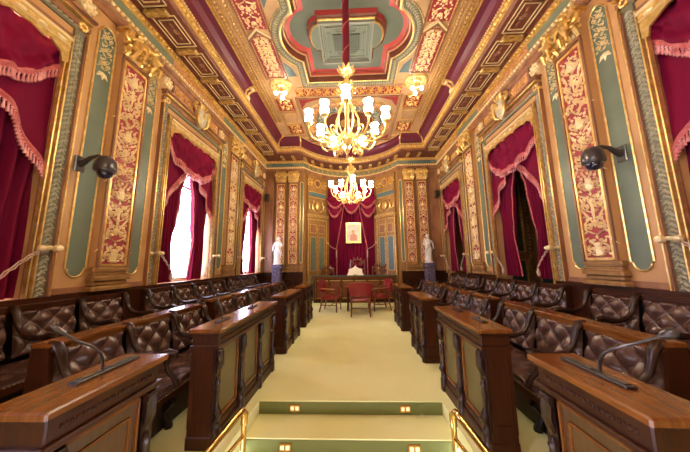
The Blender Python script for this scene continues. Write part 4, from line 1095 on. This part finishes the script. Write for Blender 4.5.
# ------------------------------------------------------------------ desks
H_D = .945
def desk(sg, y0, y1, npan, label, xa=1.09, xb=1.37):
    """x given as |x|; mirrored by sg"""
    t = thing('member_desk', label, 'desk', (sg*1.24, (y0+y1)/2, 0), 'aisle desks')
    fn = lambda x, y, z: (sg*x, y, z)
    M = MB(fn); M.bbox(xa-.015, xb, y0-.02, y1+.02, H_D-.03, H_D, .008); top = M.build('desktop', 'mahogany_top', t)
    M = MB(fn); M.bbox(xa+.005, xb-.015, y0, y1, H_D-.055, H_D-.03, .006); M.bbox(xa+.02, xb-.02, y0+.015, y1-.015, H_D-.14, H_D-.055, .006); M.bbox(xa+.0, xb-.01, y0-.005, y1+.005, H_D-.165, H_D-.14, .006)
    M.build('frieze', 'mahogany', t)
    M = MB(fn)
    n = int((y1-y0-.1)/.022)
    for i in range(n): M.ball((xa+.02, y0+.06+(y1-y0-.12)*(i+.5)/n, H_D-.095), (.006, .009, .013), 6, 4)
    M.build('frieze_carving', 'mahogany', t, True)
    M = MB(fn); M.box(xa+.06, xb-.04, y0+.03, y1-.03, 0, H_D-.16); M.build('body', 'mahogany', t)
    M = MB(fn); M.bbox(xa+.015, xb-.02, y0+.0, y1-.0, 0, .10, .012); M.bbox(xa+.035, xb-.03, y0+.015, y1-.015, .10, .16, .02); M.build('plinth', 'mahogany', t)
    L = (y1-y0-.04); st = L/npan
    for k in range(npan):
        a = y0+.02+st*k+.085; b = y0+.02+st*(k+1)-.085
        M = MB(fn); M.box(xa+.05, xa+.065, a, b, .2, H_D-.2); M.build('front_panel', 'olive_panel' if npan > 1 else 'walnut_panel', t)
        if npan == 1:
            M = MB(fn); y_ = (a+.06, b-.06)
            for q in y_: M.box(xa+.042, xa+.052, q-.006, q+.006, .27, H_D-.27)
            M.box(xa+.042, xa+.052, a+.06, b-.06, .265, .277); M.box(xa+.042, xa+.052, a+.06, b-.06, H_D-.277, H_D-.265); M.build('panel_bead', 'mahogany_top', t)
        M = MB(fn)
        for q in (a, b): M.box(xa+.035, xa+.06, q-.018, q+.012, .18, H_D-.18)
        M.box(xa+.035, xa+.06, a, b, .17, .2); M.box(xa+.035, xa+.06, a, b, H_D-.2, H_D-.175); M.build('panel_frame', 'mahogany_top', t)
    for k in range(npan+1):
        c = y0+.02+st*k; c = min(max(c, y0+.06), y1-.06)
        M = MB(fn); M.box(xa+.035, xa+.06, c-.05, c+.05, .1, H_D-.16)
        M.bbox(xa-.005, xa+.06, c-.045, c+.045, 0, .14, .015); M.bbox(xa+.0, xa+.06, c-.04, c+.04, .14, .2, .02)
        # carved console: scroll top, drop, scroll foot
        M.lathe([(0, -.035), (.03, -.035), (.03, .035), (0, .035)], (xa+.03, c, H_D-.21), 10, 'y')
        M.tube([(xa+.02, c, H_D-.2), (xa+.01, c, H_D-.3), (xa+.035, c, H_D-.38)], [.032, .028, .016], 7)
        M.lathe([(.012, .22), (.03, .26), (.022, .3), (.014, .36), (.026, .42), (.02, .47), (.03, .5), (.012, .54)], (xa+.03, c, 0), 9)
        M.tube([(xa+.035, c, .34), (xa+.005, c, .24), (xa+.03, c, .18)], [.016, .03, .025], 7)
        M.build('carved_bracket', 'carved_dark', t, True)
    for (yy, e) in ((y0, 1), (y1, -1)):
        M = MB(fn); M.box(xa+.05, xb-.03, yy+.008*e, yy+.03*e, .1, H_D-.16); M.build('end_panel', 'mahogany', t)
        M = MB(fn); ya, yb = sorted((yy, yy+.02*e))
        M.box(xa+.05, xa+.09, ya, yb, .16, H_D-.16); M.box(xb-.07, xb-.03, ya, yb, .16, H_D-.16); M.box(xa+.09, xb-.07, ya, yb, .16, .22); M.box(xa+.09, xb-.07, ya, yb, H_D-.22, H_D-.16); M.build('end_frame', 'mahogany', t)
    return t
dtab = {-1: [(1.02, 1.62, 1), (2.22, 3.80, 3), (4.38, 5.52, 2), (6.10, 7.12, 2)], 1: [(1.02, 1.62, 1), (2.19, 3.28, 2), (4.0, 4.84, 2), (5.74, 6.75, 2)]}
dn = ['nearest', 'second', 'third', 'farthest']
DL = {-1: ['nearest desk left of the steps with a gooseneck microphone on top', 'large three-panelled aisle desk beside the steps on the left', 'third desk along the left of the aisle with two olive panels', 'last desk along the left of the aisle nearest the long table'],
      1: ['nearest desk right of the steps with a foam-tipped microphone on top', 'two-panelled aisle desk beside the steps on the right', 'third desk along the right of the aisle with two olive panels', 'last desk along the right of the aisle nearest the long table']}
for sg in (-1, 1):
    for i, (a, b, n) in enumerate(dtab[sg]): desk(sg, a, b, n, DL[sg][i], *((1.12, 1.39) if i == 0 else (1.09, 1.36)))

def micro(sg, x, y, path, foam, label, small=False):
    t = thing('microphone', label, 'microphone', (sg*x, y, H_D), 'desk microphones')
    fn = lambda a, b, c: (sg*a, b, c)
    L = .20 if not small else .12
    M = MB(fn); M.bbox(x-.026, x+.026, y-.15 if not small else y-.1, y+L, H_D+.001, H_D+.012, .004); M.build('base_plate', 'black', t)
    M = MB(fn); M.box(x-.017, x+.017, y+.03, y+L-.02, H_D+.012, H_D+.016); M.build('control_panel', 'grey_black', t)
    M = MB(fn); M.box(x-.017, x+.017, y-(.13 if not small else .08), y-.02, H_D+.012, H_D+.016); M.build('control_panel', 'grey_black', t)
    M = MB(fn); M.tube(path, [.0065]*(len(path)-1)+[.006], 8); M.ball(path[0], (.018, .018, .012)); M.build('gooseneck', 'grey_black', t, True)
    a, b = V3(path[-2]), V3(path[-1]); d = (b-a).normalized()
    M = MB(fn); M.tube([b-d*.01, b+d*.005, b+d*.03, b+d*.05, b+d*.06], [.008, foam*.8, foam, foam*.7, .003], 10); M.build('microphone_head', 'grey_black', t, True)
    return t
micro(-1, 1.26, 1.37, [(1.27, 1.37, H_D), (1.27, 1.37, 1.0), (1.275, 1.355, 1.045), (1.30, 1.33, 1.085), (1.35, 1.29, 1.125), (1.395, 1.265, 1.17)], .012, 'thin gooseneck microphone bent to the left on the nearest left desk')
micro(1, 1.26, 1.35, [(1.27, 1.35, H_D), (1.27, 1.35, 1.0), (1.275, 1.335, 1.04), (1.30, 1.31, 1.075), (1.36, 1.25, 1.12), (1.42, 1.20, 1.165)], .024, 'foam-tipped gooseneck microphone bent to the right on the nearest right desk')
MY = {-1: (2.55, 3.3), 1: (2.5, 3.0)}
for sg, nm in ((-1, 'left'), (1, 'right')):
    a, b = MY[sg]
    micro(sg, 1.25, a, [(1.25, a, H_D), (1.25, a, 1.0), (1.26, a+.005, 1.04), (1.28, a+.01, 1.075)], .011, 'short microphone at the near end of the second desk on the %s' % nm, True)
    micro(sg, 1.25, b, [(1.25, b, H_D), (1.25, b, 1.0), (1.26, b+.005, 1.03), (1.28, b+.01, 1.06)], .011, 'short microphone at the far end of the second desk on the %s' % nm, True)

# ------------------------------------------------------------------ benches
def tuft(M, org, eu, ev, en, wu, wv, cu, cv, amp, nu, nv, edge=.03):
    """tufted cushion surface; eu,ev,en unit vectors"""
    org, eu, ev, en = map(V3, (org, eu, ev, en))
    def f(u, v):
        a, b = u*cu, v*cv
        p = abs(sin(PI*(a+b)/1.)*sin(PI*(a-b)/1.))**.62
        btn = 0
        e = min(1, min(u, 1-u)*wu/edge)**.5*min(1, min(v, 1-v)*wv/edge)**.5
        h = (amp*p+amp*.5)*e
        return org+eu*(u*wu)+ev*(v*wv)+en*h
    M.grid(f, nu, nv)
    out = []
    for i in range(0, int(2*cu)+1):
        for j in range(0, int(2*cv)+1):
            if (i+j) % 2 == 0:
                u, v = i/2/cu, j/2/cv
                if .04 < u < .96 and .04 < v < .96: out.append(org+eu*(u*wu)+ev*(v*wv)+en*(amp*.45))
    return out
def bench(sg, y0, n, sp, zf, x0, label, ledge, grp, det=1):
    """x0: |x| of the seat front; bench runs along y with n seats of pitch sp"""
    y1 = y0+n*sp
    t = thing('leather_bench', label, 'bench', (sg*(x0+.3), (y0+y1)/2, zf), grp)
    fn = lambda x, y, z: (sg*x, y, z)
    xb = x0+.50; zt = zf+.93
    M = MB(fn)
    M.box(x0+.10, xb+.08, y0+.02, y1-.02, zf, zf+.32)
    M.bbox(xb+.10, xb+.18, y0, y1, zf, zt-.02, .006)
    M.build('base_frame', 'dark_wood', t)
    M = MB(fn); M.bbox(x0-.02, x0+.03, y0, y1, zf+.30, zf+.375, .012); M.box(x0-.005, xb, y0, y1, zf+.29, zf+.31); M.build('seat_rail', 'mahogany', t)
    M = MB(fn)
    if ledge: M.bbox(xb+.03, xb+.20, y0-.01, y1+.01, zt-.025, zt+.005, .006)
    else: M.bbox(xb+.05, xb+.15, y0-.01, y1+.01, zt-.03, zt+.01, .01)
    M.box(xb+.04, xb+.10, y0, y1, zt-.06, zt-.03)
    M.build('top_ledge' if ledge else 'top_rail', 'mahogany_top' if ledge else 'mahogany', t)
    q = 1 if det else .6
    buttons = []
    for k in range(n):
        a = y0+sp*k+.03; w = sp-.06
        M = MB(fn); buttons += tuft(M, (xb+.01, a, zf+.44), (0, 1, 0), Vector((.07, 0, .44)).normalized(), Vector((-1, 0, .16)).normalized(), w, .445, 2.5, 2.0, .046, int(44*q), int(36*q))
        M.build('back_cushion', 'leather', t, 'all')
        M = MB(fn)
        tuft(M, (x0, a, zf+.375), (0, 1, 0), (1, 0, 0), (0, 0, 1), w, .52, 2, 1.5, .03, int(24*q), int(18*q), .05)
        M.grid(lambda u, v: (x0-.004, a+w*u, zf+.375+.045*v*min(1, min(u, 1-u)*12)**.5-.0), 12, 2)
        for v_ in M.v[:]: pass
        M.build('seat_cushion', 'leather', t, 'all')
    # raise seat cushions is built in by thickness below
    M = MB(fn); M.bbox(x0+.01, xb+.02, y0+.03, y1-.03, zf+.36, zf+.40, .02); M.build('seat_pad', 'leather', t)
    M = MB(fn)
    for b_ in buttons: M.ball(b_, (.006, .009, .009), 6, 4)
    if buttons: M.build('buttons', 'leather', t, True)
    M = MB(fn); k = int((y1-y0)/.03)
    for i in range(k): M.ball((x0-.022, y0+.015+.03*i, zf+.36), (.004, .006, .006), 5, 3)
    M.build('brass_nails', 'brass_nail', t)
    for k in range(n+1):
        c = y0+sp*k; c = min(max(c, y0+.02), y1-.02)
        P = [(xb+.08, c, zf+.93), (xb+.03, c, zf+.915), (xb-.01, c, zf+.87), (xb-.03, c, zf+.80), (xb-.06, c, zf+.73), (xb-.12, c, zf+.67), (xb-.21, c, zf+.64), (xb-.31, c, zf+.64), (xb-.40, c, zf+.665), (xb-.47, c, zf+.655), (xb-.48, c, zf+.61)]
        M = MB(fn); M.tube(P, [.024, .034, .034, .026, .022, .024, .028, .032, .034, .03, .016], 8); 
        M.build('armrest', 'carved_dark', t, True)
        M = MB(fn); M.tube([(xb-.42, c, zf+.64), (xb-.38, c, zf+.57), (xb-.41, c, zf+.50), (xb-.47, c, zf+.44), (xb-.51, c, zf+.37)], [.025, .02, .022, .024, .028], 7); M.build('arm_support', 'carved_dark', t, True)
    for k in range(n+1):
        c = y0+.06+(y1-y0-.12)*k/n
        M = MB(fn); M.tube([(x0+.08, c, zf+.30), (x0+.04, c, zf+.22), (x0+.12, c, zf+.12), (x0+.06, c, zf+.02), (x0+.06, c, zf)], [.03, .035, .025, .035, .035], 7); M.build('leg', 'dark_wood', t, True)
    for yy in (y0-.012, y1-.012):
        M = MB(fn); M.prism([(xb-.02, zf), (xb+.24, zf), (xb+.20, zf+.4), (xb+.19, zt-.025), (xb+.05, zt-.025), (xb-.0, zf+.4)], yy, yy+.024, 'y'); M.build('end_panel', 'mahogany', t)
    return t
G1 = 'front row leather benches'; G2 = 'wall row leather benches'
for sg, nm in ((-1, 'left'), (1, 'right')):
    bench(sg, 1.87, 3, .615, 0, 1.62, 'tufted brown leather bench behind the second %s aisle desk' % nm, True, G1)
    bench(sg, 4.05, 3, .60, 0, 1.62, 'tufted brown leather bench behind the third %s aisle desk' % nm, True, G1, 0)
    bench(sg, 6.15, 3, .58, 0, 1.62, 'tufted brown leather bench behind the last %s aisle desk' % nm, True, G1, 0)
    bench(sg, .62, 5, .61, .17, 2.78, 'near tufted leather wall bench below the first %s pilaster' % nm, False, G2)
    bench(sg, 4.05, 4, .60, .17, 2.78, 'tufted leather wall bench under the middle %s %s' % (nm, 'window' if sg < 0 else 'opening'), False, G2, 0)
    bench(sg, 6.75, 3, .60, .17, 2.78, 'tufted leather wall bench under the far %s %s' % (nm, 'window' if sg < 0 else 'opening'), False, G2, 0)
    # low upholstered seat behind the nearest desk
    t = thing('low_seat', 'low tufted leather seat beside the nearest %s desk at the picture edge' % nm, 'seat', (sg*2.0, 1.15, 0), 'low leather seats by the nearest desks')
    fn = lambda x, y, z, sg=sg: (sg*x, y, z)
    M = MB(fn); M.bbox(1.75, 2.2, .62, 1.40, .12, .50, .02); M.build('base', 'dark_wood', t)
    M = MB(fn); tuft(M, (1.74, .61, .50), (0, 1, 0), (1, 0, 0), (0, 0, 1), .80, .48, 2, 1.5, .05, 24, 18, .06); M.build('cushion', 'leather', t, 'all')
    for a in (1.78, 2.16):
        for b in (.66, 1.36): M = MB(fn); M.lathe([(.03, 0), (.035, .06), (.025, .13)], (a, b, 0), 8); M.build('leg', 'dark_wood', t)

# ------------------------------------------------------------------ brass handrails and step lights
for sg, nm in ((-1, 'left'), (1, 'right')):
    t = thing('handrail', 'polished brass handrail on the %s of the carpeted steps' % nm, 'handrail', (sg*.86, 2.15, -.405), 'brass handrails')
    P = [(sg*.835, 2.19, .22), (sg*.835, 2.2, .295), (sg*.845, 2.17, .33), (sg*.87, 2.08, .31), (sg*.945, 1.70, .235), (sg*.99, 1.2, .09), (sg*.99, .8, -.0)]
    M = MB(); M.tube(P, .027, 10); M.build('rail', 'brass', t, True)
    M = MB(); M.tube([(sg*.835, 2.19, -3*RIS), (sg*.835, 2.19, .22)], .021, 10); M.lathe([(.04, 0), (.04, .015), (.024, .03)], (sg*.835, 2.19, -3*RIS), 14); M.build('post', 'brass', t, True)
    M = MB(); M.tube([(sg*.835, 2.18, .14), (sg*.90, 1.95, .10), (sg*.97, 1.70, .045), (sg*.99, 1.2, -.06), (sg*.99, .8, -.15)], .014, 8); M.build('lower_rail', 'brass', t, True)
    M = MB(); M.tube([(sg*.99, .85, -3*RIS), (sg*.99, .85, -.0)], .02, 10); M.build('post', 'brass', t, True)
for i, y in enumerate((NOSE[0], NOSE[1])):
    for sg, nm in ((-1, 'left'), (1, 'right')):
        zc = -(i+.5)*RIS-.0; x = sg*(.60+.0*i)
        t = thing('step_light', 'small brass step light on the %s of the %s riser' % (nm, ('upper', 'lower')[i]), 'step light', (x, y-.01, zc), 'brass step lights')
        M = MB(); M.bbox(x-.06, x+.06, y-.024, y-.008, zc-.035, zc+.035, .006); M.build('plate', 'brass', t)
        for k in (-1, 1): M = MB(); M.box(x+k*.026-.017, x+k*.026+.017, y-.027, y-.024, zc-.018, zc+.018); M.build('lens', 'step_light', t)

# ------------------------------------------------------------------ dome cameras
for sg, nm in ((-1, 'left'), (1, 'right')):
    yw = 2.93 if sg < 0 else 3.06
    t = thing('dome_camera', 'dark dome camera on a curved arm fixed to the near %s pilaster' % nm, 'camera', (sg*(W-.02), yw, 2.8), 'dome cameras')
    fn = lambda x, y, z, sg=sg: (sg*(W-x), y, z)
    M = MB(fn); M.bbox(.012, .035, yw-.06, yw+.06, 2.70, 2.90, .008); M.build('wall_plate', 'grey_black', t)
    M = MB(fn); M.tube([(.02, yw, 2.80), (.08, yw, 2.82), (.16, yw, 2.88), (.26, yw, 2.90), (.34, yw, 2.87), (.37, yw, 2.82)], [.05, .035, .026, .024, .026, .03], 10); M.build('arm', 'grey_black', t, True)
    M = MB(fn); M.lathe([(.03, .13), (.06, .12), (.09, .09), (.11, .04), (.115, -.02), (.115, -.07), (.10, -.085), (0, -.085)], (.37, yw, 2.76), 20); M.build('housing', 'grey_black', t, True)
    M = MB(fn); M.lathe([(.085, -.08), (.08, -.12), (.055, -.155), (.0, -.17)], (.37, yw, 2.76), 18); M.build('dome', 'dome_glass', t, True)

# ------------------------------------------------------------------ chandeliers
def chandelier():
    t = thing('chandelier', 'near large gilt chandelier with glowing tulip shades hanging on a red sleeved chain', 'chandelier', (0, 0, 0), 'gilt chandeliers')
    z0 = 3.32    # lowest point; local coordinates use world z
    M = MB()
    M.lathe([(0, 3.28), (.03, 3.30), (.05, 3.35), (.02, 3.40), (.07, 3.46), (.09, 3.52), (.05, 3.58), (.03, 3.64), (.06, 3.70), (.035, 3.78), (.025, 3.95), (.055, 4.05), (.04, 4.12), (.02, 4.2), (.02, 4.45), (.045, 4.5), (.03, 4.56), (.05, 4.62), (.02, 4.68), (.015, 4.74), (.0, 4.74)], (0, 0, 0), 12)
    M.build('stem', 'gold', t, True)
    M = MB()
    for k in range(10):
        a = 2*PI*k/10; M.tube([(0, 0, 4.74), (.06*cos(a), .06*sin(a), 4.75), (.13*cos(a), .13*sin(a), 4.79), (.16*cos(a), .16*sin(a), 4.84)], [.02, .03, .035, .008], 5, .4)
    M.ball((0, 0, 4.74), (.05, .05, .04)); M.build('flower_boss', 'gold', t, True)
    M = MB()
    for k in range(5):
        a = 2*PI*k/5+.2; c, s_ = cos(a), sin(a)
        P = [(.02, 4.6), (.12, 4.5), (.10, 4.36), (.05, 4.25), (.12, 4.1), (.2, 3.92), (.2, 3.72), (.1, 3.56)]
        M.tube([(r*c, r*s_, z) for r, z in P], [.012, .018, .016, .012, .016, .018, .016, .012], 6)
        sp = spiral(.15, 4.42, .05, 1.2, 0); M.tube([(r*c, r*s_, z) for r, z in sp], .009, 5)
        M.ball((.13*c, .13*s_, 4.12), .025, 6, 4); M.ball((.16*c, .16*s_, 4.5), .02, 6, 4)
    M.build('basket', 'gold', t, True)
    RING = [(0, .62, 0), (38, .54, -.08), (-38, .54, -.08), (82, .64, -.0), (-82, .64, -.0), (120, .56, -.06), (-120, .56, -.06), (148, .50, -.22), (-150, .50, -.22), (182, .46, -.24)]
    for (ad, R, zz) in RING:
        a = math.radians(ad)-PI/2; c, s_ = cos(a), sin(a)
        P = [(.06, 3.66), (.14, 3.56), (.26, 3.48+zz*.3), (.42, 3.46+zz*.3), (.56*R/.62, 3.54+zz*.6), (R, 3.68+zz), (R, 3.76+zz)]
        M = MB(); M.tube([(r*c, r*s_, z) for r, z in P], [.016, .016, .018, .018, .016, .014, .02], 7)
        sp = spiral(.33, 3.575, .095, 1.25, -PI/2, 1); M.tube([(r*c, r*s_, z) for r, z in sp], .011, 5)
        sp = spiral(.2, 3.40, .07, 1.2, PI/2, -1); M.tube([(r*c, r*s_, z) for r, z in sp], .010, 5)
        M.lathe([(.012, 0), (.05, .02), (.06, .045), (.03, .05)], (R*c, R*s_, 3.76+zz), 10); arm = M.build('arm', 'gold', t, True)
        M = MB(); M.lathe([(.03, 0), (.06, .03), (.068, .08), (.055, .13), (.05, .16), (.07, .20), (.075, .21), (.0, .19)], (R*c, R*s_, 3.80+zz), 12); M.build('lamp_shade', 'globe', arm, True)
    # red velvet sleeved chain
    M = MB(); M.lathe([(.02, 0), (.06, .01), (.062, 1.6), (.02, 1.62)], (0, 0, 4.80), 14); ch = M.build('chain_sleeve', 'chain_velvet', t, True)
    M = MB(); M.tube([(.065*cos(i*.17), .065*sin(i*.17), 4.83+.0135*i) for i in range(118)], .008, 5); M.build('chain_cord', 'fringe', ch, True)
    return t
chd = chandelier(); chd.location = (0, 3.9, 0)
c2 = dup(chd, (0.02, 7.75, 0.05), .1, 'farther gilt chandelier with glowing tulip shades in front of the end-wall drapery', 'gilt chandeliers')
c3 = dup(chd, (0, -.6, 0), .1, 'added unseen gilt chandelier above and behind the camera for extra light', 'gilt chandeliers')  # unseen lamp added behind the camera to brighten the room
# second chandelier hangs by a plain sleeve to the oval
# ------------------------------------------------------------------ light
w = bpy.data.worlds.new('World'); SC.world = w; w.use_nodes = True
bg = w.node_tree.nodes['Background']; bg.inputs[0].default_value = (.80, .76, 1., 1); bg.inputs[1].default_value = 9.0
for i, c in enumerate(WC):
    L = bpy.data.lights.new('window_daylight', 'AREA'); L.shape = 'RECTANGLE'; L.size = 1.6; L.size_y = 3.1; L.cycles.is_portal = True
    o = bpy.data.objects.new('window_daylight', L); COL.objects.link(o); o.location = (-W-.30, c, 2.72); o.rotation_euler = (PI/2, 0, -PI/2)
# ------------------------------------------------------------------ camera
cam = bpy.data.cameras.new('camera'); cam.sensor_width = 36; cam.clip_start = .02
co = bpy.data.objects.new('camera', cam); COL.objects.link(co); SC.camera = co
pp = (345, 226.); f = 249.; cam.lens = f/690*36
Yc = Vector((354-pp[0], 262.5-pp[1], f)).normalized()
Zc = Vector((323.6-pp[0], -1467-pp[1], f)); Zc = -Zc if False else Zc; Zc = (Zc-Yc*Zc.dot(Yc)).normalized()
Xc = Yc.cross(Zc)
if Xc.x < 0: Xc = -Xc
right = Vector((Xc.x, Yc.x, Zc.x)); up = -Vector((Xc.y, Yc.y, Zc.y)); back = -Vector((Xc.z, Yc.z, Zc.z))
m = Matrix((right, up, back)).transposed().to_4x4(); m.translation = (.075, 0, 1.5)
co.matrix_world = m
SC.view_settings.view_transform = 'Standard'; SC.view_settings.look = 'None'; SC.view_settings.gamma = 1; SC.view_settings.exposure = 1.2
SC.view_settings.use_curve_mapping = False
SC.cycles.max_bounces = 8; SC.cycles.diffuse_bounces = 5
